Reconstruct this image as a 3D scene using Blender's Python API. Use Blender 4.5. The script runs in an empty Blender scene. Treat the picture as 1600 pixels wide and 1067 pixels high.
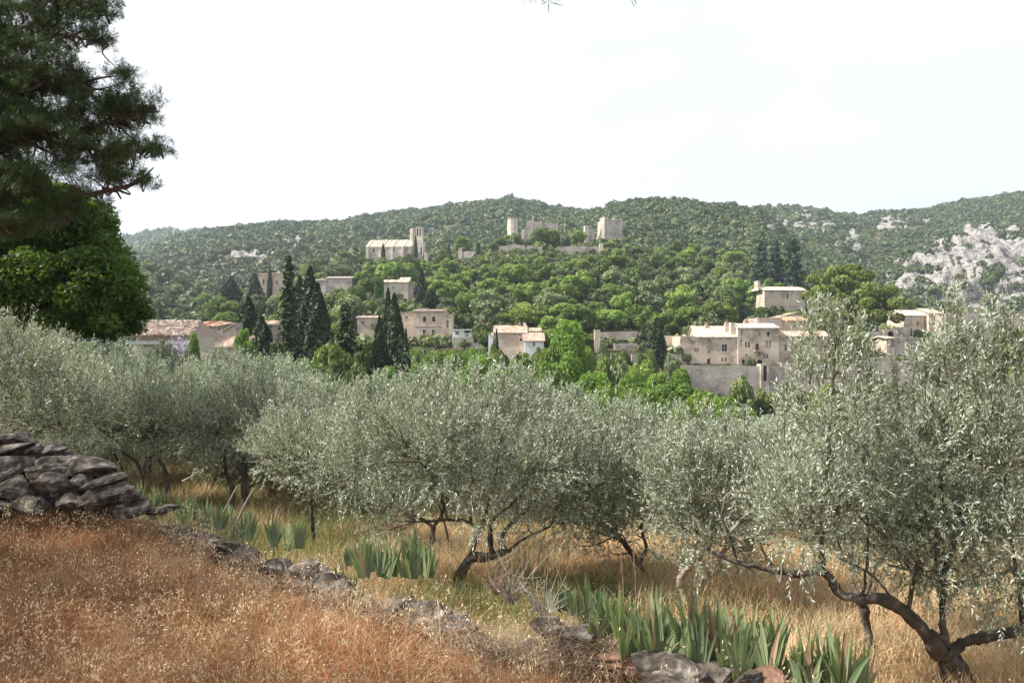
import bpy, math, random
import numpy as np
from math import radians, sin, cos, pi

rng = np.random.default_rng(7)
random.seed(7)
sc = bpy.context.scene

# ------------------------------------------------------------------ camera, sky, sun, exposure
F = 1200.0
PIT = radians(1.0)
HOR = 533.5 + F * math.tan(PIT)
cam_d = bpy.data.cameras.new("camera")
cam_d.sensor_width = 36.0
cam_d.lens = 27.0
cam_d.clip_start = 0.05
cam_d.clip_end = 9000
cam = bpy.data.objects.new("camera", cam_d)
sc.collection.objects.link(cam)
cam.location = (0, 0, 0)
cam.rotation_euler = (radians(90) + PIT, 0, 0)
sc.camera = cam

SUN = np.array([-0.74, -0.08, 0.74]); SUN /= np.linalg.norm(SUN)
w = bpy.data.worlds.new("World"); sc.world = w; w.use_nodes = True
nt = w.node_tree; nt.nodes.clear()
wo = nt.nodes.new('ShaderNodeOutputWorld')
bg = nt.nodes.new('ShaderNodeBackground'); bg.inputs[1].default_value = 0.08
sky = nt.nodes.new('ShaderNodeTexSky'); sky.sky_type = 'NISHITA'; sky.sun_disc = False
sky.sun_elevation = math.asin(SUN[2]); sky.sun_rotation = math.atan2(SUN[0], SUN[1])
sky.air_density = 1.0; sky.dust_density = 4.0; sky.ozone_density = 1.0
tc = nt.nodes.new('ShaderNodeTexCoord')
mp = nt.nodes.new('ShaderNodeMapping'); mp.inputs['Scale'].default_value = (1, 1, 2.6)
cn = nt.nodes.new('ShaderNodeTexNoise'); cn.inputs['Scale'].default_value = 1.6; cn.inputs['Detail'].default_value = 5
cr = nt.nodes.new('ShaderNodeMapRange'); cr.inputs[1].default_value = 0.3; cr.inputs[2].default_value = 0.62
cr.inputs[3].default_value = 0.7; cr.inputs[4].default_value = 0.93
mx = nt.nodes.new('ShaderNodeMixRGB'); mx.inputs[2].default_value = (6.9, 6.95, 7.15, 1)   # thin bright veil of cloud
nt.links.new(tc.outputs['Generated'], mp.inputs[0]); nt.links.new(mp.outputs[0], cn.inputs['Vector'])
sx = nt.nodes.new('ShaderNodeSeparateXYZ'); nt.links.new(tc.outputs['Generated'], sx.inputs[0])
ma_ = nt.nodes.new('ShaderNodeMath'); ma_.operation = 'MULTIPLY_ADD'; ma_.inputs[1].default_value = -.26   # the veil thins out to the right
nt.links.new(sx.outputs[0], ma_.inputs[0]); nt.links.new(cn.outputs[0], ma_.inputs[2]); nt.links.new(ma_.outputs[0], cr.inputs[0]); nt.links.new(cr.outputs[0], mx.inputs[0])
nt.links.new(sky.outputs[0], mx.inputs[1]); nt.links.new(mx.outputs[0], bg.inputs[0])
nt.links.new(bg.outputs[0], wo.inputs[0])

sl = bpy.data.lights.new("sun", 'SUN'); sl.energy = 5.0; sl.angle = radians(0.6); sl.color = (1, 0.93, 0.83)
so = bpy.data.objects.new("sun", sl); sc.collection.objects.link(so)
from mathutils import Vector, Matrix
so.rotation_euler = Vector((-SUN[0], -SUN[1], -SUN[2])).to_track_quat('-Z', 'Y').to_euler()

sc.view_settings.view_transform = 'Standard'; sc.view_settings.look = 'None'
sc.view_settings.exposure = 1.08; sc.view_settings.gamma = 1.0
sc.render.engine = 'CYCLES'
sc.cycles.max_bounces = 5; sc.cycles.diffuse_bounces = 3; sc.cycles.glossy_bounces = 1
sc.cycles.transmission_bounces = 3; sc.cycles.volume_bounces = 0; sc.cycles.transparent_max_bounces = 4

# ------------------------------------------------------------------ helpers
def P(px, py, Y):
    u = (px - 800) / F; v = (533.5 - py) / F
    dy = cos(PIT) - v * sin(PIT); dz = sin(PIT) + v * cos(PIT)
    return np.array([u * Y / dy, Y, dz * Y / dy])

def tag(o, label=None, cat=None, group=None, kind=None):
    if label: o['label'] = label
    if cat: o['category'] = cat
    if group: o['group'] = group
    if kind: o['kind'] = kind
    return o

def empty(name, loc, rz=0.0):
    o = bpy.data.objects.new(name, None)
    sc.collection.objects.link(o)
    o.location = [float(c) for c in loc]; o.rotation_euler = (0, 0, rz)
    o.empty_display_size = 0.2
    return o

def raw_mesh(name, V, Fc, mats, attrs=None, smooth=False, midx=None):
    V = np.asarray(V, dtype=np.float32).reshape(-1, 3)
    Fc = np.asarray(Fc, dtype=np.int32)
    k = Fc.shape[1]; n = len(Fc)
    me = bpy.data.meshes.new(name)
    me.vertices.add(len(V)); me.vertices.foreach_set('co', V.ravel())
    me.loops.add(n * k); me.loops.foreach_set('vertex_index', Fc.ravel())
    me.polygons.add(n); me.polygons.foreach_set('loop_start', np.arange(0, n * k, k, dtype=np.int32))
    try: me.polygons.foreach_set('loop_total', np.full(n, k, dtype=np.int32))
    except Exception: pass
    if attrs:
        for an, av in attrs.items():
            a = me.attributes.new(an, 'FLOAT', 'POINT'); a.data.foreach_set('value', np.asarray(av, dtype=np.float32))
    if not isinstance(mats, (list, tuple)): mats = [mats]
    for m in mats: me.materials.append(m)
    if midx is not None: me.polygons.foreach_set('material_index', np.asarray(midx, dtype=np.int32))
    me.update(calc_edges=True)
    me.polygons.foreach_set('use_smooth', np.full(n, smooth, dtype=bool))
    me.validate(clean_customdata=False)
    return me

def add(name, me, parent=None, loc=None):
    o = bpy.data.objects.new(name, me); sc.collection.objects.link(o)
    if parent is not None: o.parent = parent
    if loc is not None: o.location = [float(c) for c in loc]
    return o

class MB:
    """collects quads (triangles become degenerate-free quads via separate list)"""
    def __init__(s): s.V = []; s.Q = []; s.A = []; s.n = 0
    def add(s, V, Q, a=None):
        V = np.asarray(V, float).reshape(-1, 3); Q = np.asarray(Q, int)
        s.V.append(V); s.Q.append(Q + s.n); s.n += len(V)
        s.A.append(np.full(len(V), 0.5) if a is None else (np.full(len(V), a) if np.isscalar(a) else a))
    def box(s, x0, x1, y0, y1, z0, z1):
        V = [(x, y, z) for z in (z0, z1) for y in (y0, y1) for x in (x0, x1)]
        s.add(V, [(0, 2, 3, 1), (4, 5, 7, 6), (0, 1, 5, 4), (2, 6, 7, 3), (0, 4, 6, 2), (1, 3, 7, 5)])
    def mesh(s, name, mats, smooth=False, key='v'):
        return raw_mesh(name, np.concatenate(s.V), np.concatenate(s.Q), mats, {key: np.concatenate(s.A)}, smooth)
    def build(s, name, mats, parent=None, smooth=False, loc=None):
        return add(name, s.mesh(name, mats, smooth), parent, loc)

def hash2(ix, iy, seed):
    h = (ix.astype(np.int64) * 374761393 + iy.astype(np.int64) * 668265263 + seed * 1442695041) & 0xffffffff
    h = ((h ^ (h >> 13)) * 1274126177) & 0xffffffff
    return ((h ^ (h >> 16)) & 0xffff) / 65535.0
def vn(x, y, seed=0):
    x = np.asarray(x, float); y = np.asarray(y, float)
    ix = np.floor(x); iy = np.floor(y); fx = x - ix; fy = y - iy
    fx = fx * fx * (3 - 2 * fx); fy = fy * fy * (3 - 2 * fy)
    a = hash2(ix, iy, seed); b = hash2(ix + 1, iy, seed); c = hash2(ix, iy + 1, seed); d = hash2(ix + 1, iy + 1, seed)
    return (a * (1 - fx) + b * fx) * (1 - fy) + (c * (1 - fx) + d * fx) * fy
def fbm(x, y, seed=0, o=4):
    r = 0; amp = .5; t = 0
    for i in range(o):
        r = r + amp * vn(x, y, seed + i * 17); t += amp; amp *= .5; x = x * 2.03 + 5.1; y = y * 2.03 + 1.7
    return r / t
def unit(v): return v / np.maximum(np.linalg.norm(v, axis=-1, keepdims=True), 1e-9)
def randdir(n): return unit(rng.normal(size=(n, 3)))
def sstep(a, b, x):
    t = np.clip((x - a) / (b - a), 0, 1); return t * t * (3 - 2 * t)

# ------------------------------------------------------------------ materials
def newmat(name):
    m = bpy.data.materials.new(name); m.use_nodes = True
    n = m.node_tree; n.nodes.clear()
    out = n.nodes.new('ShaderNodeOutputMaterial')
    return m, n, out
def nd(n, t, **kw):
    x = n.nodes.new(t)
    for k, v in kw.items():
        if k.startswith('i_'):
            key = k[2:]; key = int(key) if key.isdigit() else key
            x.inputs[key].default_value = v
        else: setattr(x, k, v)
    return x
def c4(c): return (c[0], c[1], c[2], 1)
def ramp(n, src, stops):
    r = nd(n, 'ShaderNodeValToRGB'); e = r.color_ramp.elements
    while len(e) < len(stops): e.new(0.5)
    for q, (p, c) in zip(e, stops): q.position = p; q.color = c4(c)
    n.links.new(src, r.inputs[0]); return r.outputs[0]
def noise(n, scale, detail=4, coord='Object', rough=.55):
    t = nd(n, 'ShaderNodeTexCoord'); x = nd(n, 'ShaderNodeTexNoise'); x.inputs['Scale'].default_value = scale
    x.inputs['Detail'].default_value = detail; x.inputs['Roughness'].default_value = rough
    n.links.new(t.outputs[coord], x.inputs['Vector']); return x.outputs[0]
def mixc(n, fac, a, b, mode='MIX'):
    m = nd(n, 'ShaderNodeMixRGB', blend_type=mode)
    for s, k in ((fac, 0), (a, 1), (b, 2)):
        if isinstance(s, (int, float)): m.inputs[k].default_value = s if k == 0 else (s, s, s, 1)
        elif isinstance(s, tuple): m.inputs[k].default_value = c4(s)
        else: n.links.new(s, m.inputs[k])
    return m.outputs[0]

def leafmat(name, c1, c2, back=None, trans=0.3, rough=.55, nscale=.6, objvar=.35, spec=.3, tcol=None, attr=True):
    m, n, out = newmat(name)
    at = nd(n, 'ShaderNodeAttribute', attribute_name='v')
    col = mixc(n, at.outputs['Fac'], c1, c2)
    ns = noise(n, nscale, 2)
    col = mixc(n, ramp(n, ns, [(0.35, (.72, .72, .72)), (.65, (1.25, 1.22, 1.1))]), col, col) if False else mixc(n, 0.8, col, ramp(n, ns, [(0.35, (.7, .74, .72)), (.65, (1.3, 1.25, 1.1))]), 'MULTIPLY')
    oi = nd(n, 'ShaderNodeObjectInfo')
    hs = nd(n, 'ShaderNodeHueSaturation')
    mr = nd(n, 'ShaderNodeMapRange'); mr.inputs[3].default_value = 1 - objvar; mr.inputs[4].default_value = 1 + objvar
    n.links.new(oi.outputs['Random'], mr.inputs[0]); n.links.new(mr.outputs[0], hs.inputs['Value'])
    mr2 = nd(n, 'ShaderNodeMapRange'); mr2.inputs[3].default_value = .5 - .02 * objvar * 2; mr2.inputs[4].default_value = .5 + .03 * objvar
    sn = nd(n, 'ShaderNodeMath', operation='FRACT'); ml = nd(n, 'ShaderNodeMath', operation='MULTIPLY', i_1=7.31)
    n.links.new(oi.outputs['Random'], ml.inputs[0]); n.links.new(ml.outputs[0], sn.inputs[0])
    n.links.new(sn.outputs[0], mr2.inputs[0]); n.links.new(mr2.outputs[0], hs.inputs['Hue'])
    n.links.new(col, hs.inputs['Color']); col = hs.outputs[0]
    if back is not None:
        g = nd(n, 'ShaderNodeNewGeometry')
        col = mixc(n, g.outputs['Backfacing'], col, back)
    pr = nd(n, 'ShaderNodeBsdfPrincipled'); pr.inputs['Roughness'].default_value = rough
    pr.inputs['Specular IOR Level'].default_value = spec
    n.links.new(col, pr.inputs['Base Color'])
    tr = nd(n, 'ShaderNodeBsdfTranslucent')
    tcx = mixc(n, 1.0, col, tcol or (1.25, 1.35, .6), 'MULTIPLY'); n.links.new(tcx, tr.inputs[0])
    mxs = nd(n, 'ShaderNodeMixShader'); mxs.inputs[0].default_value = trans
    n.links.new(pr.outputs[0], mxs.inputs[1]); n.links.new(tr.outputs[0], mxs.inputs[2])
    n.links.new(mxs.outputs[0], out.inputs[0])
    return m

def surf(name, stops, scale=1.0, rough=.9, bump=.3, bscale=None, detail=6, bdist=.05, coord='Object', big=None):
    m, n, out = newmat(name)
    col = ramp(n, noise(n, scale, detail, coord), stops)
    if big: col = mixc(n, big[2], col, ramp(n, noise(n, big[0], 3, coord), big[1]), 'MULTIPLY')
    pr = nd(n, 'ShaderNodeBsdfPrincipled'); pr.inputs['Roughness'].default_value = rough
    pr.inputs['Specular IOR Level'].default_value = .2
    n.links.new(col, pr.inputs['Base Color'])
    if bump:
        b = nd(n, 'ShaderNodeBump'); b.inputs['Strength'].default_value = bump; b.inputs['Distance'].default_value = bdist
        n.links.new(noise(n, bscale or scale * 4, 6, coord), b.inputs['Height']); n.links.new(b.outputs[0], pr.inputs['Normal'])
    n.links.new(pr.outputs[0], out.inputs[0])
    return m

def stone(name, a, b, mortar, bw=.45, bh=.22, big=.25):
    """coursed rubble masonry"""
    m, n, out = newmat(name)
    t = nd(n, 'ShaderNodeTexCoord')
    ma = nd(n, 'ShaderNodeMapping'); ma.inputs['Rotation'].default_value = (radians(90), 0, 0)
    sep = nd(n, 'ShaderNodeSeparateXYZ'); n.links.new(t.outputs['Object'], sep.inputs[0])
    ad = nd(n, 'ShaderNodeMath', operation='ADD'); n.links.new(sep.outputs[0], ad.inputs[0]); n.links.new(sep.outputs[1], ad.inputs[1])
    cb = nd(n, 'ShaderNodeCombineXYZ'); n.links.new(ad.outputs[0], cb.inputs[0]); n.links.new(sep.outputs[2], cb.inputs[1])
    wn = nd(n, 'ShaderNodeTexNoise'); wn.inputs['Scale'].default_value = 1.3; n.links.new(t.outputs['Object'], wn.inputs['Vector'])
    wv = nd(n, 'ShaderNodeVectorMath', operation='SCALE'); wv.inputs['Scale'].default_value = .25; n.links.new(wn.outputs['Color'], wv.inputs[0])
    av = nd(n, 'ShaderNodeVectorMath', operation='ADD'); n.links.new(cb.outputs[0], av.inputs[0]); n.links.new(wv.outputs[0], av.inputs[1])
    br = nd(n, 'ShaderNodeTexBrick'); br.inputs['Scale'].default_value = 1
    br.inputs['Brick Width'].default_value = bw; br.inputs['Row Height'].default_value = bh; br.inputs['Mortar Size'].default_value = .018
    br.inputs['Color1'].default_value = c4(a); br.inputs['Color2'].default_value = c4(b); br.inputs['Mortar'].default_value = c4(mortar)
    n.links.new(av.outputs[0], br.inputs['Vector'])
    col = mixc(n, .9, br.outputs['Color'], ramp(n, noise(n, big, 8, rough=.68), [(.36, (.48, .45, .43)), (.5, (.98, .95, .92)), (.66, (1.2, 1.18, 1.18))]), 'MULTIPLY')
    col = mixc(n, .55, col, ramp(n, noise(n, 2.6, 4), [(.3, (.7, .68, .66)), (.65, (1.2, 1.2, 1.2))]), 'MULTIPLY')
    pr = nd(n, 'ShaderNodeBsdfPrincipled'); pr.inputs['Roughness'].default_value = .95
    pr.inputs['Specular IOR Level'].default_value = .1
    n.links.new(col, pr.inputs['Base Color'])
    b = nd(n, 'ShaderNodeBump'); b.inputs['Strength'].default_value = .6; b.inputs['Distance'].default_value = .06
    n.links.new(noise(n, 5, 5), b.inputs['Height']); n.links.new(b.outputs[0], pr.inputs['Normal'])
    n.links.new(pr.outputs[0], out.inputs[0]); return m

def tiles(name, a, b):
    m, n, out = newmat(name)
    t = nd(n, 'ShaderNodeTexCoord')
    vo = nd(n, 'ShaderNodeTexVoronoi'); vo.inputs['Scale'].default_value = 1
    mp_ = nd(n, 'ShaderNodeMapping'); mp_.inputs['Scale'].default_value = (4.2, 2.4, 2.4)
    n.links.new(t.outputs['Object'], mp_.inputs[0]); n.links.new(mp_.outputs[0], vo.inputs['Vector'])
    bw = nd(n, 'ShaderNodeSeparateColor'); n.links.new(vo.outputs['Color'], bw.inputs[0])
    col = ramp(n, bw.outputs[0], [(0, tuple(.72 * c for c in a)), (.5, a), (1, b)])
    col = mixc(n, .7, col, ramp(n, noise(n, .8, 5), [(.3, (.66, .64, .62)), (.65, (1.2, 1.2, 1.2))]), 'MULTIPLY')
    wv = nd(n, 'ShaderNodeTexWave'); wv.inputs['Scale'].default_value = 1.25; wv.bands_direction = 'X'; wv.inputs['Distortion'].default_value = .6
    n.links.new(t.outputs['Object'], wv.inputs['Vector'])
    pr = nd(n, 'ShaderNodeBsdfPrincipled'); pr.inputs['Roughness'].default_value = .9
    pr.inputs['Specular IOR Level'].default_value = .15
    bp = nd(n, 'ShaderNodeBump'); bp.inputs['Strength'].default_value = .8; bp.inputs['Distance'].default_value = .08
    n.links.new(wv.outputs['Fac'], bp.inputs['Height']); n.links.new(bp.outputs[0], pr.inputs['Normal'])
    n.links.new(col, pr.inputs['Base Color']); n.links.new(pr.outputs[0], out.inputs[0]); return m

M = {}
M['olive'] = leafmat('olive leaf', (.125, .165, .105), (.27, .315, .225), back=(.52, .56, .49), trans=.2, rough=.42, nscale=1.2, objvar=.12, spec=.5, tcol=(1.1, 1.2, .6))
M['oliveyoung'] = leafmat('young olive leaf', (.2, .25, .13), (.3, .35, .21), back=(.5, .53, .43), trans=.22, rough=.42, nscale=1.2, objvar=.1, spec=.5, tcol=(1.1, 1.2, .6))
M['broad'] = leafmat('bright broadleaf foliage', (.12, .19, .045), (.23, .325, .09), nscale=.25)
M['broad2'] = leafmat('mid green foliage', (.095, .15, .035), (.185, .26, .065), nscale=.25)
M['holm'] = leafmat('holm oak foliage', (.065, .095, .036), (.165, .205, .08), nscale=.3, trans=.15)
M['grey'] = leafmat('grey green foliage', (.13, .17, .085), (.23, .27, .15), nscale=.3, trans=.2)
M['valley'] = leafmat('fresh green ash foliage', (.11, .19, .04), (.21, .32, .085), nscale=.3, objvar=.12, trans=.33)
M['cyp'] = leafmat('cypress foliage', (.022, .04, .018), (.045, .07, .026), nscale=.8, objvar=.3, trans=.1)
M['fir'] = leafmat('fir foliage', (.035, .06, .028), (.085, .12, .05), nscale=.5, objvar=.2, trans=.1)
M['cedar'] = leafmat('cedar foliage', (.03, .06, .04), (.065, .10, .07), nscale=.3, objvar=.2, trans=.1)
M['pine'] = leafmat('pine foliage', (.085, .12, .022), (.17, .21, .045), nscale=.3, objvar=.15, trans=.15)
M['needle'] = leafmat('pine needles', (.035, .064, .022), (.075, .115, .035), nscale=.5, objvar=.1, trans=.15)
M['linden'] = leafmat('dark broad leaves', (.045, .09, .017), (.10, .18, .032), nscale=.5, objvar=.1, trans=.4, tcol=(1.6, 1.5, .35))
M['scrub'] = leafmat('garrigue scrub', (.04, .065, .03), (.12, .155, .065), nscale=.02, objvar=.0, trans=.12)
M['scrubbrown'] = leafmat('brownish oak wood', (.042, .058, .028), (.105, .12, .055), nscale=.03, objvar=.0, trans=.12)
M['ivy'] = leafmat('ivy leaves', (.05, .12, .015), (.09, .19, .03), nscale=.5, objvar=.1)
M['iris'] = leafmat('iris leaf', (.12, .18, .10), (.30, .35, .22), nscale=3, objvar=.15, trans=.25, rough=.45, spec=.4)
M['dry'] = leafmat('dry brown grass', (.12, .046, .022), (.56, .31, .155), nscale=1.1, objvar=.0, trans=.25, tcol=(1.2, 1, .7))
M['oat'] = leafmat('dry oat spikelets', (.62, .47, .32), (.85, .72, .54), nscale=2, objvar=.0, trans=.3, tcol=(1, 1, .9))
M['straw'] = leafmat('pale straw', (.42, .31, .18), (.76, .64, .46), nscale=.8, objvar=.0, trans=.25, tcol=(1.1, 1, .8))
M['greengrass'] = leafmat('green grass', (.10, .135, .05), (.24, .27, .13), nscale=.8, objvar=.0, trans=.3)
M['thatch'] = leafmat('grey brown dead grass', (.16, .10, .065), (.46, .34, .24), nscale=2, objvar=.0, trans=.15, tcol=(1, 1, .9))
M['bark'] = surf('olive bark', [(.3, (.035, .03, .026)), (.55, (.1, .085, .07)), (.75, (.26, .24, .2))], 7, bump=.8, bscale=16, bdist=.03)
M['twig'] = surf('olive twig', [(.3, (.09, .08, .06)), (.7, (.24, .22, .17))], 9, bump=0)
M['barkpale'] = surf('pale olive bark', [(.3, (.12, .095, .075)), (.55, (.3, .25, .2)), (.75, (.5, .45, .39))], 7, bump=.7, bscale=16, bdist=.03)
M['pinebark'] = surf('pine bark', [(.3, (.04, .03, .025)), (.7, (.16, .11, .085))], 4, bump=.7, bscale=9)
M['dead'] = surf('dead wood', [(.3, (.16, .13, .11)), (.7, (.38, .34, .3))], 12, bump=0)
M['redstalk'] = surf('dry flower stalk', [(.3, (.18, .09, .07)), (.7, (.36, .22, .16))], 12, bump=0)
M['rock'] = surf('lichened stone', [(.32, (.022, .018, .015)), (.46, (.07, .058, .049)), (.57, (.13, .112, .096)), (.7, (.29, .27, .24))], 8, bump=.9, bscale=11, bdist=.05, detail=9)
M['rockred'] = surf('reddish stone', [(.28, (.09, .05, .035)), (.5, (.24, .14, .1)), (.75, (.38, .27, .22))], 4, bump=.9, bscale=12, bdist=.05, detail=9)
M['soil'] = surf('dry terrace soil', [(.3, (.10, .055, .03)), (.5, (.22, .12, .065)), (.7, (.34, .22, .12))], 1.6, bump=.5, bscale=12, big=(.3, [(.35, (.6, .7, .5)), (.6, (1.1, 1, .9))], .7))
ST = ((.60, .52, .43), (.46, .40, .335), (.5, .44, .38))
M['stone'] = stone('pale limestone masonry', *ST)
M['stonegrey'] = stone('grey masonry', (.48, .44, .40), (.35, .32, .295), (.4, .365, .34), .5, .26)
M['stonewhite'] = stone('white limestone', (.62, .57, .49), (.5, .45, .39), (.54, .5, .44), .7, .35, .12)
M['plaster'] = surf('ochre pink plaster', [(.3, (.42, .32, .25)), (.5, (.56, .45, .36)), (.7, (.64, .55, .46))], .5, bump=.1, big=(1.7, [(.3, (.7, .7, .7)), (.6, (1.1, 1.1, 1.1))], .5))
M['white'] = surf('white render', [(.3, (.62, .62, .62)), (.7, (.8, .8, .79))], .8, bump=.05)
M['beige'] = surf('beige render', [(.3, (.42, .38, .3)), (.7, (.55, .5, .42))], .8, bump=.1)
M['tile'] = tiles('weathered clay tiles', (.42, .31, .24), (.62, .5, .41))
M['tilepale'] = tiles('pale clay tiles', (.50, .41, .34), (.68, .59, .5))
M['tilered'] = tiles('red clay tiles', (.45, .24, .16), (.6, .38, .27))
M['glass'] = surf('dark window pane', [(.3, (.02, .02, .024)), (.7, (.05, .05, .055))], .6, rough=.25, bump=0)
M['dark'] = surf('dark doorway', [(.3, (.02, .016, .014)), (.7, (.04, .034, .03))], .8, bump=0)
M['wood'] = surf('brown wooden door', [(.3, (.07, .03, .025)), (.7, (.13, .06, .05))], 3, bump=.2)
M['shutter'] = surf('grey shutter', [(.3, (.3, .32, .33)), (.7, (.42, .44, .45))], 3, bump=.1)
M['frame'] = surf('pale stone frame', [(.3, (.55, .5, .43)), (.7, (.68, .63, .55))], 2, bump=.1)
M['dish'] = surf('white metal dish', [(.3, (.7, .7, .7)), (.7, (.8, .8, .8))], 2, bump=0, rough=.4)
M['lilac'] = leafmat('lilac blossom', (.42, .36, .55), (.6, .52, .7), nscale=2, objvar=0, trans=.3, tcol=(1, 1, 1))

# ------------------------------------------------------------------ terrain function
EX = [-40, -18, -9, -6, -4.35, -1.5, -.54, .61, 1.8, 3.3, 6, 12, 40]
EY = [17, 13.5, 12.3, 11.4, 9.9, 7.2, 6.55, 5.64, 4.85, 3.9, 2.2, -1.5, -16]
def edgeY(x): return np.interp(x, EX, EY)
def near_z(x, y):
    x = np.asarray(x, float); y = np.asarray(y, float)
    up = -1.7 - .65 * sstep(0, 4, y) + .10 * (fbm(x * .7, y * .7, 3) - .5) + .2 * sstep(-2, -8, x)
    lo = -3.15 - .25 * sstep(10, 20, y) + .22 * (fbm(x * .5, y * .5, 5) - .5)
    k = sstep(-.1, .75, y - edgeY(x) + .35 * (vn(x * 1.7, y * 1.7, 9) - .5))
    return up * (1 - k) + lo * k

YB = [20, 30, 45, 80, 130, 174.6, 176.4, 400, 3000]
def base_z(px, Y):
    L = np.interp(Y, YB, [-3.4, -3.9, -4.6, -5, -6, -4, -3, -6, -20])
    Cn = np.interp(Y, YB, [-3.4, -5, -8.5, -13.5, -13.5, -9.5, -3, -6, -20])
    k = sstep(420, 640, px)
    return L * (1 - k) + Cn * k
def zpy(py, Y): return Y * (HOR - py) / F
RID = [
 # name, Yfoot, Ycrest, [(px, crest py)], foot py (px list), shape, backslope
 ('hill', 178, 400, [(-900, 600), (120, 575), (200, 548), (270, 508), (350, 472), (430, 443), (500, 424), (570, 404), (660, 408), (720, 398), (775, 390), (800, 382), (950, 384), (1000, 392), (1100, 398), (1200, 430), (1300, 458), (1400, 492), (1500, 515), (2500, 540)],
  [(-900, 600), (200, 556), (450, 556), (640, 547), (850, 549), (1000, 552), (1050, 573), (1300, 575), (1600, 578), (2500, 580)], 1.0, .5),
 ('left', 240, 450, [(-900, 250), (0, 330), (120, 352), (190, 390), (230, 402), (300, 424), (360, 458), (420, 500), (520, 560), (2500, 700)],
  [(-900, 545), (200, 545), (500, 575), (2500, 600)], .9, .4),
 ('far', 700, 1900, [(-900, 300), (0, 366), (190, 374), (250, 364), (310, 360), (360, 368), (450, 400), (2500, 560)], [(-900, 480), (2500, 540)], 1, .4),
 ('main', 450, 1050, [(-900, 430), (100, 420), (200, 408), (250, 380), (310, 362), (400, 352), (480, 347), (530, 350), (600, 336), (700, 323), (760, 314), (800, 309), (850, 322), (900, 331), (960, 340), (1100, 350), (1250, 380), (2500, 500)],
  [(-900, 520), (200, 500), (500, 470), (800, 470), (2500, 520)], .8, .4),
 ('mid', 380, 650, [(-900, 600), (780, 420), (850, 352), (920, 335), (945, 332), (980, 325), (1020, 316), (1060, 318), (1100, 321), (1150, 324), (1188, 329), (1212, 348), (1240, 378), (1280, 410), (1350, 440), (1450, 500), (2500, 600)],
  [(-900, 600), (850, 470), (1300, 480), (2500, 560)], .8, .5),
 ('right', 600, 1100, [(-900, 560), (1100, 345), (1150, 336), (1205, 328), (1240, 323), (1300, 329), (1340, 338), (1400, 330), (1500, 320), (1600, 304), (1700, 292), (2500, 250)],
  [(-900, 560), (1200, 430), (1400, 440), (2500, 440)], .9, .4),
 ('cliff', 470, 610, [(-900, 640), (1330, 500), (1362, 452), (1385, 418), (1420, 396), (1470, 374), (1520, 356), (1560, 354), (1600, 352), (1700, 340), (2500, 300)],
  [(-900, 640), (1330, 520), (1400, 490), (1600, 505), (2500, 505)], .75, .12),
]
def hill_z(px, Y, detail=True):
    px = np.asarray(px, float); Y = np.asarray(Y, float)
    z = base_z(px, Y)
    x = (px - 800) / F * Y
    for nm, yf, yc, cr_, ft, sh, bs in RID:
        cp = np.interp(px, [a for a, b in cr_], [b for a, b in cr_]); fp = np.interp(px, [a for a, b in ft], [b for a, b in ft])
        if nm in ('cliff', 'mid', 'main', 'right', 'far'):
            cp = cp + 5 * (fbm(px / 40., px * 0, 50 + yc, 4) - .5)
        zc = zpy(cp, yc); zf = zpy(fp, yf)
        t = (Y - yf) / (yc - yf)
        fr = zf + (zc - zf) * np.clip(t, 0, 1) ** sh + np.where(t < 0, (Y - yf) * (5 if nm == 'hill' else .8), 0)
        bk = zc - (Y - yc) * bs
        zz = np.where(Y <= yc, fr, bk)
        if nm == 'left': zz = zz - 8
        z = np.maximum(z, zz)
    if detail:
        a = sstep(230, 500, Y)
        g = sstep(0, .5, (Y - 178) / 400.)
        z = z + a * (16 * (fbm(x / 95., Y / 95., 21) - .5) * sstep(400, 800, Y) + 4 * (fbm(x / 30., Y / 30., 31) - .5)) + (1 - a) * g * 2 * (fbm(x / 14., Y / 14., 33) - .5)
    return z
ROCKS = [(385, 405, 55, 22, 500, 1100, .62), (455, 378, 34, 14, 450, 1100, .55), (600, 395, 40, 10, 450, 1100, .4), (668, 352, 14, 10, 450, 1100, .7),
         (1210, 348, 24, 17, 480, 1000, .95), (1335, 372, 15, 34, 600, 1100, .72), (1312, 378, 9, 26, 600, 1100, .6), (1395, 349, 26, 12, 600, 1100, .95),
         (1270, 345, 60, 30, 600, 1100, .5), (1450, 345, 20, 8, 600, 1100, .6), (196, 405, 6, 14, 300, 500, 1.2)]
def rock_mask(px, py, Y):
    x = (px - 800) / F * Y
    r = np.zeros_like(px)
    n1 = fbm(px / 26., py / 26. + Y / 300., 71)
    n2 = fbm(px / 7., py / 9., 73)
    for cx, cy, rx, ry, y0, y1, k in ROCKS:
        d = ((px - cx) / rx) ** 2 + ((py - cy) / ry) ** 2
        q = k * np.exp(-d * .9) * ((Y > y0) & (Y < y1))
        r = np.maximum(r, sstep(.36, .5, q * (.15 + 1.7 * n2)))
    c = ((Y > 462) & (Y < 618)) * sstep(1365, 1400, px + 20 * (n1 - .5))
    q = sstep(.40, .50, n1 * .55 + n2 * .45 + .06 * sstep(1450, 1600, px) + .05) * c
    return np.maximum(r, q)

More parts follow.
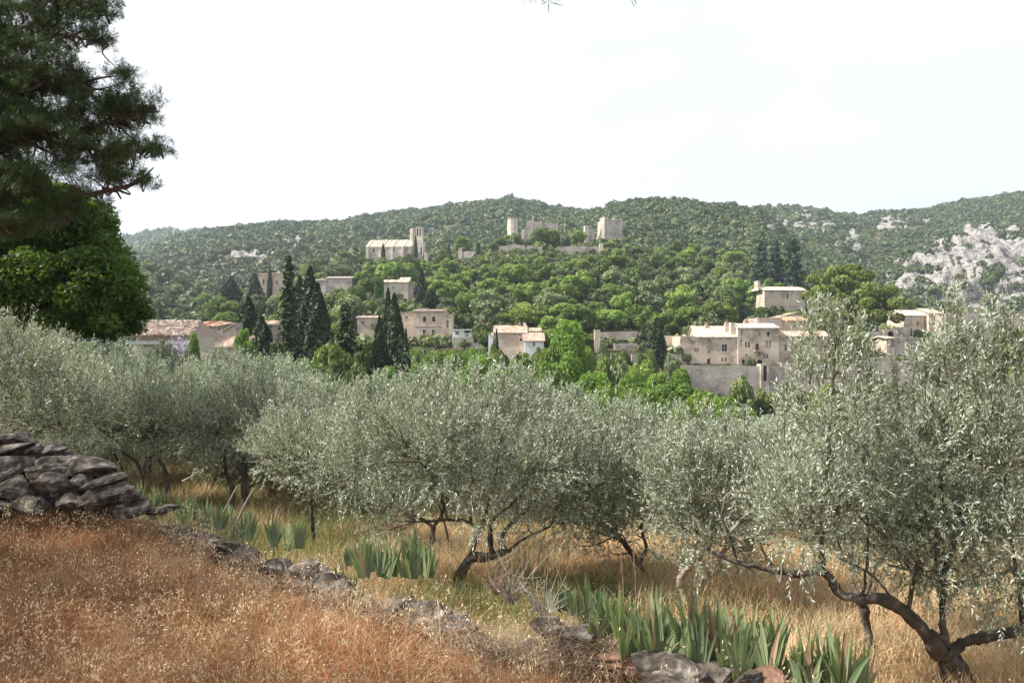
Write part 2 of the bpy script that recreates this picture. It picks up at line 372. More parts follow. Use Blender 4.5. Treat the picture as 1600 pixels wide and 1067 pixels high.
# near ground sheet
def axis(a, b, c, d, s1, s2):
    l = []
    v = a
    while v < b: l.append(v); v += s2
    v = b
    while v < c: l.append(v); v += s1
    v = c
    while v <= d + 1e-6: l.append(v); v += s2
    return np.array(l)
gx = axis(-70, -14, 14, 70, .16, 1.4); gy = axis(-40, 1, 22, 31, .14, 1.0)
GX, GY = np.meshgrid(gx, gy)
def blend_near(x, y):
    px = 800 + F * x / np.maximum(y, 5)
    k = sstep(20, 29, y)
    return near_z(x, y) * (1 - k) + base_z(px, np.maximum(y, 20)) * k
GZ = blend_near(GX, GY)
def grid_faces(nr, nc):
    i = np.arange(nr - 1)[:, None] * nc + np.arange(nc - 1)[None, :]
    i = i.ravel(); return np.stack([i, i + 1, i + nc + 1, i + nc], 1)
me = raw_mesh('ground', np.stack([GX, GY, GZ], -1).reshape(-1, 3), grid_faces(len(gy), len(gx)), M['soil'], smooth=True)
tag(add('ground', me), kind='structure')

# hills sheet (polar)
rows = np.concatenate([np.arange(30, 168, 3.0), np.arange(168, 178, .6), np.arange(178, 410, 2.2), np.arange(410, 470, 4), np.arange(470, 640, 1.5), np.arange(640, 1150, 6), np.arange(1150, 2000, 40), np.arange(2000, 4200, 200)])
cols = np.concatenate([np.arange(-900, -60, 40), np.arange(-60, 1660, 2.6), np.arange(1660, 2500, 40)])
PX, YY = np.meshgrid(cols, rows)
HZ = hill_z(PX, YY)
PYg = HOR - HZ / YY * F
RM = rock_mask(PX, PYg, YY)
# craggy relief on bare rock
XX = (PX - 800) / F * YY
st = 15.0; jn = 1.7 * fbm(XX / 22., YY / 60., 81, 4)
s_ = HZ / st + jn; fl = np.floor(s_); fr_ = s_ - fl
HZc = st * (fl + sstep(.35, .75, fr_) - jn) + 9 * (fbm(XX / 4., YY / 9., 83, 4) - .5)
cl = RM * sstep(440, 475, YY) * sstep(640, 610, YY)
HZ = HZ + (HZc - HZ) * cl * .9 + RM * (1 - cl) * 3.0 * (fbm(XX / 6., YY / 10., 85, 3) - .5)
HZ[0:1] -= .06
m, n, out = newmat('hill ground')
at = nd(n, 'ShaderNodeAttribute', attribute_name='rock')
rockc = ramp(n, noise(n, .12, 9, rough=.7), [(.34, (.12, .105, .095)), (.45, (.30, .285, .275)), (.56, (.49, .48, .47)), (.68, (.38, .31, .25)), (.74, (.5, .46, .43))])
rockc = mixc(n, .6, rockc, ramp(n, noise(n, .6, 6), [(.4, (.35, .34, .34)), (.5, (.95, .95, .95)), (.62, (1.2, 1.2, 1.2))]), 'MULTIPLY')
soilc = ramp(n, noise(n, .05, 8), [(.3, (.045, .06, .025)), (.5, (.10, .11, .05)), (.68, (.20, .175, .11))])
an = nd(n, 'ShaderNodeMath', operation='ADD'); n.links.new(at.outputs['Fac'], an.inputs[0])
nn = nd(n, 'ShaderNodeMapRange'); nn.inputs[3].default_value = -.35; nn.inputs[4].default_value = .35
n.links.new(noise(n, .25, 7), nn.inputs[0]); n.links.new(nn.outputs[0], an.inputs[1])
rf = ramp(n, an.outputs[0], [(.4, (0, 0, 0)), (.55, (1, 1, 1))])
colr = mixc(n, rf, soilc, rockc)
pr = nd(n, 'ShaderNodeBsdfPrincipled'); pr.inputs['Roughness'].default_value = .95; pr.inputs['Specular IOR Level'].default_value = .05
n.links.new(colr, pr.inputs['Base Color'])
bp = nd(n, 'ShaderNodeBump'); bp.inputs['Strength'].default_value = 1; bp.inputs['Distance'].default_value = 4.0
n.links.new(noise(n, .35, 8, rough=.7), bp.inputs['Height']); n.links.new(bp.outputs[0], pr.inputs['Normal'])
n.links.new(pr.outputs[0], out.inputs[0])
me = raw_mesh('hills', np.stack([XX, YY, HZ], -1).reshape(-1, 3), grid_faces(len(rows), len(cols)), m, {'rock': RM.ravel()}, smooth=True)
tag(add('hills', me), kind='structure')

def gz(px, Y):
    """height of the built ground at (px, Y)"""
    px = np.asarray(px, float); Y = np.asarray(Y, float)
    if np.all(Y < 30): return blend_near((px - 800) / F * Y, Y)
    j = np.clip(np.interp(px, cols, np.arange(len(cols))), 0, len(cols) - 1.001); i = np.clip(np.interp(Y, rows, np.arange(len(rows))), 0, len(rows) - 1.001)
    i0 = i.astype(int); j0 = j.astype(int); fi = i - i0; fj = j - j0
    return (HZ[i0, j0] * (1 - fj) + HZ[i0, j0 + 1] * fj) * (1 - fi) + (HZ[i0 + 1, j0] * (1 - fj) + HZ[i0 + 1, j0 + 1] * fj) * fi
_ys = np.concatenate([np.arange(32, 700, 1.0), np.arange(700, 1200, 5.)])
def hit(px, py, ymin=175):
    ys = _ys[_ys >= ymin]
    el = HOR - gz(np.full(len(ys), float(px)), ys) / ys * F
    k = np.nonzero(el <= py)[0]
    return float(ys[k[0]]) if len(k) else None

# ------------------------------------------------------------------ haze (air)
mb = MB(); mb.box(-5200, 5200, -300, 4400, -1500, 620)
hz = mb.build('haze', None)
m, n, out = newmat('air'); pv = nd(n, 'ShaderNodeVolumePrincipled')
pv.inputs['Color'].default_value = (.72, .85, 1, 1); pv.inputs['Density'].default_value = .00017; pv.inputs['Anisotropy'].default_value = .2
n.links.new(pv.outputs[0], out.inputs['Volume'])
hz.data.materials.clear(); hz.data.materials.append(m)
tag(hz, kind='stuff')

# ------------------------------------------------------------------ foliage tools
def clumpquads(C, N, size, aspect=.75, jit=.25):
    n = len(C)
    T = unit(np.cross(N, randdir(n))); B = np.cross(N, T)
    s = (size * (.6 + .8 * rng.random(n)))[:, None]
    cs = [(-1, -1), (1, -1), (1, 1), (-1, 1)]
    V = np.zeros((n, 4, 3))
    for k, (a, b) in enumerate(cs):
        V[:, k] = C + T * s * a * (.5 + jit * (rng.random((n, 1)) - .5)) + B * s * aspect * b * (.5 + jit * (rng.random((n, 1)) - .5)) + N * s * .25 * (rng.random((n, 1)) - .5)
    return V.reshape(-1, 3), np.arange(4 * n).reshape(-1, 4)
def perleaf(n, k=4): return np.repeat(rng.random(n), k)
def leafquads(B, D, L, W, droop=0.0):
    n = len(B)
    S = unit(np.cross(D, randdir(n)))
    L = L[:, None]; W = W[:, None]
    V = np.zeros((n, 4, 3))
    V[:, 0] = B; V[:, 1] = B + D * L * .45 + S * W * .5; V[:, 2] = B + D * L; V[:, 3] = B + D * L * .45 - S * W * .5
    return V.reshape(-1, 3), np.arange(4 * n).reshape(-1, 4)

def tube(mb, pts, rad, sides=7, jit=.0, a=.5):
    pts = np.asarray(pts, float); rad = np.asarray(rad, float)
    n = len(pts)
    T = np.gradient(pts, axis=0); T = unit(T)
    ref = np.array([.3, .9, .2]); U = unit(np.cross(T, ref)); W_ = np.cross(T, U)
    an = np.arange(sides) / sides * 2 * pi
    ph = rng.random(3) * 6.28; ii = np.arange(n)[:, None]
    R = rad[:, None] * (1 + jit * (.45 * np.sin(2 * an[None] + ii * .31 + ph[0]) + .35 * np.sin(3 * an[None] - ii * .47 + ph[1]) + .25 * np.sin(an[None] + ii * .23 + ph[2])))
    V = pts[:, None, :] + R[..., None] * (np.cos(an)[None, :, None] * U[:, None, :] + np.sin(an)[None, :, None] * W_[:, None, :])
    V = V.reshape(-1, 3)
    q = []
    for i in range(n - 1):
        for j in range(sides):
            q.append((i * sides + j, i * sides + (j + 1) % sides, (i + 1) * sides + (j + 1) % sides, (i + 1) * sides + j))
    q = np.array(q)
    # cap the end
    V = np.concatenate([V, pts[-1:] + T[-1:] * rad[-1]])
    k = (n - 1) * sides
    caps = [(k + j, k + (j + 1) % sides, n * sides, n * sides) for j in range(0)]
    mb.add(V, q, a)
def smoothline(pts, m=5):
    pts = np.asarray(pts, float); n = len(pts)
    if n < 3: 
        t = np.linspace(0, 1, m + 1)[:, None]; return pts[0] * (1 - t) + pts[1] * t
    ext = np.vstack([2 * pts[0] - pts[1], pts, 2 * pts[-1] - pts[-2]]); out = []
    for i in range(n - 1):
        p0, p1, p2, p3 = ext[i:i + 4]
        for k in range(m):
            t = k / m
            out.append(.5 * ((2 * p1) + (-p0 + p2) * t + (2 * p0 - 5 * p1 + 4 * p2 - p3) * t * t + (-p0 + 3 * p1 - 3 * p2 + p3) * t ** 3))
    out.append(pts[-1]); return np.array(out)

def lobed(w_, h_, base, nl, nq, size, seed, flat=1.0, top=.0, inner=.08, spread=.3, lobe=(.3, .46)):
    """broadleaf crown: leaf clumps on the outsides of many overlapping lobes"""
    global rng
    keep = rng; rng = np.random.default_rng(seed)
    cz = base + (h_ - base) * .5; rz = (h_ - base) * .5; R = w_ / 2
    d = randdir(nl); d[:, 2] = d[:, 2] * .9 + .1
    rr = (.45 + .32 * rng.random(nl))[:, None]
    C = d * rr * np.array([R, R, rz]) + np.array([0, 0, cz]); 
    LR = (lobe[0] + (lobe[1] - lobe[0]) * rng.random(nl)) * min(R, rz)
    C = np.vstack([C, [[0, 0, cz]]]); LR = np.append(LR, min(R, rz) * .55)
    wgt = LR ** 2; ids = rng.choice(len(LR), size=nq * 3, p=wgt / wgt.sum())
    dd = randdir(nq * 3); dd[:, 2] += .15; dd = unit(dd)
    rad = LR[ids][:, None] * (1 - .25 * rng.random((nq * 3, 1)) ** 2 + .12 * (rng.random((nq * 3, 1)) ** 3))
    pts = C[ids] + dd * rad * np.array([1, 1, flat])
    dist = np.linalg.norm((pts[:, None, :] - C[None]) / np.array([1, 1, flat]), axis=2) / LR[None]
    ok = (dist.min(axis=1) > .74) | (rng.random(len(pts)) < inner)
    pts = pts[ok][:nq]; dd = dd[ok][:nq]
    N = unit(dd + spread * 2 * rng.normal(size=dd.shape))
    V, Q = clumpquads(pts, N, size)
    a = perleaf(len(pts))
    rng = keep
    return V, Q, a

def trunkmesh(h, r, seed, nb=4, spread=1.5):
    g = np.random.default_rng(seed); mb = MB()
    pts = [(0, 0, -1.0), (.05 * h * (g.random() - .5), .05 * h * (g.random() - .5), h * .4), (.1 * h * (g.random() - .5), .1 * h * (g.random() - .5), h * .95)]
    tube(mb, smoothline(pts), np.linspace(r, r * .3, 11), 6)
    for k in range(nb):
        a = g.random() * 2 * pi; z0 = h * (.35 + .4 * g.random())
        tube(mb, smoothline([(0, 0, z0), (spread * .5 * cos(a), spread * .5 * sin(a), z0 + h * .12), (spread * cos(a), spread * sin(a), z0 + h * .32)]), np.linspace(r * .45, r * .12, 11), 5)
    return mb

TREES = {}
def proto(kind, h, w, crown, trunk, mat):
    TREES[kind] = dict(h=h, w=w, crown=[], trunk=trunk, mat=mat)
    return TREES[kind]
def std(kind, mat, nvar, h, w, base, nl, nq, size, seed, **kw):
    TREES[kind] = []
    for i in range(nvar):
        V, Q, a = lobed(w, h, base, nl, nq, size, seed + i * 11, **kw)
        cm = raw_mesh(kind + '_crown', V, Q, M[mat], {'v': a})
        tm = trunkmesh(h * .85, w * .025 + .05, seed + i, 4, w * .28).mesh(kind + '_trunk', M['pinebark'], True)
        TREES[kind].append((cm, tm, h, w))
        # one-mesh version for the far slope
        tb = trunkmesh(h * .85, w * .025 + .05, seed + i, 4, w * .28)
        tv = np.concatenate(tb.V); tq = np.concatenate(tb.Q)
        me = raw_mesh(kind, np.vstack([V, tv]), np.vstack([Q, tq + len(V)]), [M[mat], M['pinebark']], {'v': np.concatenate([a, np.full(len(tv), .5)])},
                      midx=np.concatenate([np.zeros(len(Q)), np.ones(len(tq))]))
        TREES[kind][-1] += (me,)
std('robinia', 'broad', 4, 10, 10.5, 1.6, 22, 3400, .52, 100, flat=.75, lobe=(.26, .42))
std('maple', 'broad2', 3, 9, 9, 1.2, 18, 3000, .5, 140, lobe=(.3, .45))
std('oak', 'holm', 4, 8, 9, .8, 20, 3000, .45, 180, lobe=(.24, .38))
std('greytree', 'grey', 3, 8, 8, 1.0, 18, 2800, .42, 220, lobe=(.28, .42))
std('ash', 'valley', 4, 12, 9, 2.0, 40, 14000, .25, 260, spread=.5, inner=.15, lobe=(.2, .34))
std('bush', 'holm', 3, 5, 7, 0, 18, 4500, .28, 300, lobe=(.26, .4))

def place(kind, x, y, z, h, w_, label, cat, group, name='tree', parts=False, var=None):
    v = TREES[kind][random.randrange(len(TREES[kind])) if var is None else var]
    s = (w_ / v[3], w_ / v[3] * random.uniform(.9, 1.1), h / v[2])
    rz = random.uniform(0, 2 * pi)
    if parts:
        r = empty(name, (x, y, z), rz); r.scale = s
        add('crown', v[0], r); add('trunk', v[1], r)
    else:
        r = add(name, v[4], None, (x, y, z)); r.rotation_euler = (0, 0, rz); r.scale = s
    return tag(r, label, cat, group)

# ------------------------------------------------------------------ far vegetation (uncountable)
def bushes(name, px0, px1, y0, y1, count, smin, smax, nq, mat, cond=None, zone=None, far=False):
    Y = np.sqrt(rng.uniform(y0 ** 2, y1 ** 2, count)); px = rng.uniform(px0, px1, count)
    z = gz(px, Y); py = HOR - z / Y * F
    j = np.clip(np.searchsorted(cols, px), 0, len(cols) - 1); i = np.clip(np.searchsorted(rows, Y), 0, len(rows) - 1)
    rk = RM[i, j]
    ok = (rk < .3) | (rng.random(count) < .13)
    dn = fbm((px - 800) / F * Y / 40., Y / 40., 91)
    ok &= rng.random(count) < sstep(.28, .5, dn) * .6 + .4
    if cond is not None: ok &= cond(px, py, Y)
    px, Y, z = px[ok], Y[ok], z[ok]; n = len(px)
    x = (px - 800) / F * Y
    R = rng.uniform(smin, smax, n) * (.6 + .8 * fbm(x / 30., Y / 30., 93))
    R *= np.where(rng.random(n) < .07, 1.45, 1)
    C = np.repeat(np.stack([x, Y, z + R * .35], 1), nq, 0)
    d = randdir(n * nq); d[:, 2] = np.abs(d[:, 2]) * 1.0 - .15
    d = unit(d)
    RR = np.repeat(R, nq)[:, None]
    pts = C + d * RR * np.array([1, 1, .95]) * (.75 + .3 * rng.random((n * nq, 1)))
    N = unit(d + .45 * rng.normal(size=d.shape))
    V, Q = clumpquads(pts, N, 3.3 / math.sqrt(nq) * RR[:, 0])
    hue = np.repeat(rng.random(n) * .7, nq) + rng.random(n * nq) * .3
    a = np.repeat(hue, 4)
    o = add(name, raw_mesh(name, V, Q, M[mat], {'v': a}))
    return tag(o, kind='stuff')
nb_ = lambda px, py, Y: ~((px > 180) & (px < 400) & (py > 380) & (Y < 480))
o = bushes('far_scrub', -150, 1750, 640, 1120, 19000, 2.1, 3.9, 34, 'scrub')
o = bushes('mountain_scrub', 150, 520, 1120, 1950, 2600, 5, 8, 14, 'scrub')
o = bushes('ridge_scrub', 480, 1460, 395, 660, 11500, 1.7, 3.2, 54, 'scrub')
o = bushes('cliff_scrub', 1300, 1720, 460, 640, 4200, 1.4, 3.4, 50, 'scrub')
o = bushes('oak_wood', -120, 560, 235, 640, 5200, 2.2, 4.2, 64, 'scrubbrown', cond=lambda px, py, Y: (Y > 300) | (px < 330))
o = bushes('slope_undergrowth', 180, 1700, 180, 410, 5200, 1.0, 2.2, 75, 'holm')
o = bushes('valley_undergrowth', 150, 1750, 34, 170, 3600, .7, 1.7, 60, 'broad2')

# ------------------------------------------------------------------ buildings
class House:
    def __init__(s, name, label, cat, px0, pyb, Y, rz=0, group=None):
        s.px0, s.pyb, s.Y = px0, pyb, Y; s.s = Y / F
        s.root = empty(name, P(px0, pyb, Y), radians(rz)); tag(s.root, label, cat, group)
    def X(s, px): return (px - s.px0) * s.s
    def Z(s, py): return (s.pyb - py) * s.s
    def wall(s, a, b, top, bottom, depth, y0=0, ops=(), mat='stone', tl=None, tr=None, name='wall', ragged=0):
        """box volume with real openings in its front; a,b,top,bottom in photo px; ops (cx,cy,w,h,kind)"""
        mb = MB(); x0, x1, z0, z1 = s.X(a), s.X(b), s.Z(bottom), s.Z(top)
        H = []
        for (cx, cy, w_, h_, kd) in ops:
            H.append((s.X(cx - w_ / 2), s.X(cx + w_ / 2), s.Z(cy + h_ / 2), s.Z(cy - h_ / 2), kd))
        xs = sorted(set([x0, x1] + [h[0] for h in H] + [h[1] for h in H])); zs = sorted(set([z0, z1] + [h[2] for h in H] + [h[3] for h in H]))
        if ragged:
            xs = sorted(set(xs + list(np.linspace(x0, x1, max(3, int((x1 - x0) / ragged)))[1:-1])))
        g = random.Random(int(a * 7 + b))
        tops = {x: z1 + (g.uniform(-1, 1) * ragged * (.07 if ragged >= 2.5 else .4) if ragged else 0) for x in xs}
        def zt(x, z): return tops[x] if z == z1 else z
        for i in range(len(xs) - 1):
            for j in range(len(zs) - 1):
                cx, cz = (xs[i] + xs[i + 1]) / 2, (zs[j] + zs[j + 1]) / 2
                if any(h[0] < cx < h[1] and h[2] < cz < h[3] for h in H): continue
                xa, xb, za, zb = xs[i], xs[i + 1], zs[j], zs[j + 1]
                mb.add([(xa, y0, za), (xb, y0, za), (xb, y0, zt(xb, zb)), (xa, y0, zt(xa, zb))], [(0, 1, 2, 3)])
            xa, xb = xs[i], xs[i + 1]; y1 = y0 + depth
            mb.add([(xa, y0, tops[xa]), (xb, y0, tops[xb]), (xb, y1, tops[xb]), (xa, y1, tops[xa])], [(0, 1, 2, 3)])
            mb.add([(xa, y1, z0), (xb, y1, z0), (xb, y1, tops[xb]), (xa, y1, tops[xa])], [(3, 2, 1, 0)])
        y1 = y0 + depth
        for x, fl in ((x0, 0), (x1, 1)):
            q = [(x, y0, z0), (x, y1, z0), (x, y1, tops[x]), (x, y0, tops[x])]
            mb.add(q, [(3, 2, 1, 0)] if fl == 0 else [(0, 1, 2, 3)])
        rv = .28
        for (p, q, c, d, kd) in H:
            r = rv if kd != 'D' else min(depth * .6, 1.5)
            mb.add([(p, y0, c), (p, y0 + r, c), (p, y0 + r, d), (p, y0, d)], [(0, 1, 2, 3)])
            mb.add([(q, y0, c), (q, y0 + r, c), (q, y0 + r, d), (q, y0, d)], [(3, 2, 1, 0)])
            mb.add([(p, y0, d), (q, y0, d), (q, y0 + r, d), (p, y0 + r, d)], [(3, 2, 1, 0)])
            mb.add([(p, y0, c), (q, y0, c), (q, y0 + r, c), (p, y0 + r, c)], [(0, 1, 2, 3)])
            if kd in ('a', 'A', 'D'):
                rr = (q - p) / 2; m_ = (p + q) / 2; cz = d - rr; N_ = 8
                for sgn in (-1, 1):
                    for k in range(N_ // 2):
                        a1 = pi / 2 * k / (N_ // 2); a2 = pi / 2 * (k + 1) / (N_ // 2)
                        xa = m_ + sgn * rr * cos(a1); xb = m_ + sgn * rr * cos(a2)
                        mb.add([(xa, y0, cz + rr * sin(a1)), (xb, y0, cz + rr * sin(a2)), (xb, y0, d), (xa, y0, d)], [(0, 1, 2, 3)])
                        mb.add([(xa, y0, cz + rr * sin(a1)), (xb, y0, cz + rr * sin(a2)), (xb, y0 + r, cz + rr * sin(a2)), (xa, y0 + r, cz + rr * sin(a1))], [(0, 1, 2, 3)])
        o = mb.build(name, M[mat], s.root)
        for (p, q, c, d, kd) in H:
            r = rv if kd != 'D' else min(depth * .6, 1.5)
            pm = MB(); pm.box(p - .02, q + .02, y0 + r - .03, y0 + r + .05, c - .02, d + .02)
            nm = 'door' if kd in 'dA' else ('archway' if kd == 'D' else 'window')
            mt = 'wood' if kd == 'd' else ('dark' if kd in 'DA' else ('shutter' if kd == 's' else 'glass'))
            pn = pm.build(nm, M[mt], o)
            if kd in 'wxf':
                fm = MB(); t = .07; yy = y0 + r - .075
                fm.box(p, q, yy, yy + .04, (c + d) / 2 - t / 2, (c + d) / 2 + t / 2)
                fm.box((p + q) / 2 - t / 2, (p + q) / 2 + t / 2, yy - .003, yy + .037, c, d)
                if kd in 'xf':
                    t = .14
                    fm.box(p - t, q + t, y0 - .06, y0 + .1, d, d + t); fm.box(p - t, q + t, y0 - .08, y0 + .1, c - t, c)
                    fm.box(p - t, p, y0 - .057, y0 + .1, c, d); fm.box(q, q + t, y0 - .057, y0 + .1, c, d)
                fm.build('window_frame', M['frame'], o)
        return o
    def roof(s, a, b, eave, ridge, depth, y0=0, mat='tile', over=.35, kind='gable', wall='stone', ridge_at=.5, name='roof', th=.16):
        """gable with ridge parallel to the front ('gable'), or rising to the back ('mono')"""
        x0, x1 = s.X(a) - over, s.X(b) + over; ze, zr = s.Z(eave), s.Z(ridge)
        rf = ridge_at if kind == 'gable' else 1.0
        sl = (zr - ze) / (depth * rf)
        yf = y0 - over; zf = ze - sl * over; yr = y0 + depth * rf
        mb = MB()
        n = max(2, int((x1 - x0) / .22)); xs = np.linspace(x0, x1, n * 2 + 1)
        wob = .06 * (np.arange(len(xs)) % 2)
        k = 5
        prof = [(yf + (yr - yf) * t, zf + (zr - zf) * t) for t in np.linspace(0, 1, k)]
        if kind == 'gable':
            sl2 = (zr - ze) / (depth * (1 - rf)); yb = y0 + depth + over; zb = ze - sl2 * over
            prof += [(yr + (yb - yr) * t, zr + (zb - zr) * t) for t in np.linspace(0, 1, k)[1:]]
        sag = np.random.default_rng(int(a)).normal(size=(len(prof), 1)) * .04
        V = np.array([[(x, p[0], p[1] + wb) for x, wb in zip(xs, wob)] for p in prof]); V[..., 2] += sag
        nr, nc = V.shape[:2]
        mb.add(V.reshape(-1, 3), grid_faces(nr, nc))
        V2 = V.copy(); V2[..., 2] = np.array([p[1] for p in prof])[:, None] - th
        mb.add(V2.reshape(-1, 3), grid_faces(nr, nc)[:, ::-1])
        # rims
        for r in (0, nr - 1):
            for c in range(nc - 1): mb.add([V[r, c], V[r, c + 1], V2[r, c + 1], V2[r, c]], [(3, 2, 1, 0)])
        for c in (0, nc - 1):
            for r in range(nr - 1): mb.add([V[r, c], V[r + 1, c], V2[r + 1, c], V2[r, c]], [(0, 1, 2, 3)])
        o = mb.build(name, M[mat], s.root)
        # gable ends
        gm = MB(); ga, gb = s.X(a), s.X(b)
        for gxp, e in ((ga, .28), (gb, -.28)):
            yb = y0 + depth
            pr_ = [(y0, ze), (yr, zr - .1), (yb, ze if kind == 'gable' else zr - .1)]
            xa, xb = gxp + .002 * (1 if e > 0 else -1), gxp + e
            V = [(xa, p[0], ze - .05) for p in pr_] + [(xa, p[0], p[1] - th) for p in pr_] + [(xb, p[0], ze - .05) for p in pr_] + [(xb, p[0], p[1] - th) for p in pr_]
            gm.add(V, [(0, 1, 4, 3), (1, 2, 5, 4), (6, 9, 10, 7), (7, 10, 11, 8), (2, 8, 11, 5), (3, 4, 10, 9)])
        if kind == 'mono':
            yb = y0 + depth
            gm.add([(ga, yb, ze), (gb, yb, ze), (gb, yb, zr - th), (ga, yb, zr - th)], [(3, 2, 1, 0)])
        gm.build('gable', M[wall], s.root)
        return o
    def sideroof(s, a, b, eave, ridge, depth, y0=0, mat='tile', apex=.5, over=.3, wall='stone', name='roof'):
        """gable facing the camera (ridge runs back); apex as fraction of the width"""
        x0, x1 = s.X(a), s.X(b); ze, zr = s.Z(eave), s.Z(ridge); xa = x0 + (x1 - x0) * apex
        mb = MB(); y1 = y0 + depth
        for (p, q, zp, zq) in ((x0, xa, ze, zr), (xa, x1, zr, ze)):
            if abs(q - p) < .05: continue
            sl = (zq - zp) / (q - p)
            pe, qe = p, q; zpe, zqe = zp, zq
            if p == x0: pe = p - over; zpe = zp - abs(sl) * over
            if q == x1: qe = q + over; zqe = zq - abs(sl) * over
            for dz, fl in ((0.12, 0), (-.04, 1)):
                mb.add([(pe, y0 - over, zpe + dz), (qe, y0 - over, zqe + dz), (qe, y1 + over, zqe + dz), (pe, y1 + over, zpe + dz)], [(0, 1, 2, 3)] if not fl else [(3, 2, 1, 0)])
            for yy in (y0 - over, y1 + over):
                mb.add([(pe, yy, zpe - .04), (qe, yy, zqe - .04), (qe, yy, zqe + .12), (pe, yy, zpe + .12)], [(0, 1, 2, 3)])
            for xx, zz in ((pe, zpe), (qe, zqe)):
                mb.add([(xx, y0 - over, zz - .04), (xx, y1 + over, zz - .04), (xx, y1 + over, zz + .12), (xx, y0 - over, zz + .12)], [(3, 2, 1, 0)])
        mb.build(name, M[mat], s.root)
        gm = MB()
        for yy, fl in ((y0 + .003, 0), (y1 - .003, 1)):
            gm.add([(x0, yy, ze - .05), (x1, yy, ze - .05), (xa, yy, zr - .04), (xa, yy, zr - .04)], [(0, 1, 2, 3)])
        for v in gm.Q: pass
        # as triangles
        V = np.concatenate(gm.V); V = V[:3]; T = np.array([(0, 1, 2)])
        add('gable', raw_mesh('gable', V, T, M[wall], {'v': np.full(len(V), .5)}), s.root)
    def box(s, a, b, top, bottom, depth, y0, mat, name):
        mb = MB(); mb.box(s.X(a), s.X(b), y0, y0 + depth, s.Z(bottom), s.Z(top)); return mb.build(name, M[mat], s.root)
    def chimney(s, cx, top, bottom, w_=.7, y0=3, mat='stone'):
        mb = MB(); x = s.X(cx)
        mb.box(x - w_ / 2, x + w_ / 2, y0, y0 + w_, s.Z(bottom), s.Z(top))
        c = mb.build('chimney', M[mat], s.root)
        m2 = MB(); m2.box(x - w_ / 2 - .08, x + w_ / 2 + .08, y0 - .08, y0 + w_ + .08, s.Z(top), s.Z(top) + .12)
        m2.box(x - w_ / 4, x + w_ / 4, y0 + w_ * .2, y0 + w_ * .8, s.Z(top) + .12, s.Z(top) + .45)
        m2.build('chimney_cap', M['tile'], c)

# --- the manor on the right, over its long retaining wall
Hm = House('manor_house', 'long pale stone manor with many uneven windows standing above the high retaining wall', 'house', 1040, 575, 181)
Hm.wall(1063, 1152, 526.5, 584, 9, 0, [(1085, 529, 2.4, 2.6, 'f'), (1108.3, 531.7, 3.4, 4.6, 'w'), (1125.5, 530, 2, 2, 'w'), (1140.8, 530, 2.4, 2.4, 'w'), (1086, 547, 2.5, 6, 'w'), (1089.5, 547, 2.2, 6, 'w'),
      (1107.5, 549, 3, 4, 'w'), (1132, 543.5, 8.5, 11, 'f'), (1107.5, 564.5, 5, 8, 'd'), (1128.5, 561.6, 2.8, 6, 'w'), (1133.8, 561.6, 3.2, 6, 'w'), (1078, 564, 3, 3, 'w')])
Hm.roof(1091, 1152, 525.5, 508, 9, 0, mat='tilepale', ridge_at=.7)
Hm.box(1063, 1091, 525, 526.5, 9, 0, 'tile', 'parapet')
Hm.box(1069.5, 1073.5, 522.3, 527, 2, -.2, 'stonewhite', 'buttress_cap')
Hm.wall(1041, 1063, 549, 584, 8, .6, [(1060, 551.5, 6, 8, 'w')])
Hm.wall(1152, 1216, 512.5, 584, 11, -.5, [(1157.8, 520, 4, 9, 's'), (1157.3, 536.5, 3.6, 12, 's'), (1164.8, 538, 2.6, 9, 'a'), (1169.5, 538, 2.6, 9, 'a'), (1186, 522.6, 3.2, 4.6, 'w'), (1199.7, 521.6, 4, 8, 'a'),
      (1182.3, 542, 5, 10.5, 'd'), (1197.5, 538, 3, 12, 's'), (1202.3, 538, 3, 12, 's'), (1193.5, 556.5, 3, 6.6, 'w'), (1198, 556.5, 3, 6.6, 'w'), (1165.3, 555, 3, 4, 'w'), (1186, 565.2, 8.5, 7, 'A'), (1160.5, 564.6, 4.5, 6.5, 'A')])
Hm.roof(1153, 1216, 512, 503.5, 11, -.5, mat='tilepale', ridge_at=.5)
Hm.box(1144, 1151.6, 503.5, 527, 5, 1.0, 'stonewhite', 'tall_gable_wall')
# balcony under the brown door
Hm.box(1177, 1190.5, 548, 549.6, 1.0, -1.5, 'stone', 'balcony')
Hm.box(1180, 1182, 549.6, 553.5, .8, -1.3, 'stone', 'corbel'); Hm.box(1185.5, 1187.5, 549.6, 554.5, .8, -1.3, 'stone', 'corbel')
Hm.wall(1216, 1300, 525.5, 584, 9, .4, [(1235.3, 528, 3, 3.4, 'f'), (1228.5, 542, 4, 11, 'f'), (1247.3, 528, 1.6, 2.8, 'w'), (1258, 528.6, 3, 3.6, 'f'), (1279, 529, 3, 3.6, 'f'), (1266, 545, 4, 9, 'w')])
Hm.roof(1216, 1300, 524.8, 516, 9, .4, mat='tile')
Hm.chimney(1113, 506, 514, .7, 5); Hm.chimney(1140.8, 505, 520, .9, 2.5); Hm.chimney(1176, 500, 510, 1.0, 4.5)
# lean-to roof at far left (slopes down left)
Hm.sideroof(1041, 1073, 549, 535.5, 7.5, .6, mat='tilepale', apex=.98)

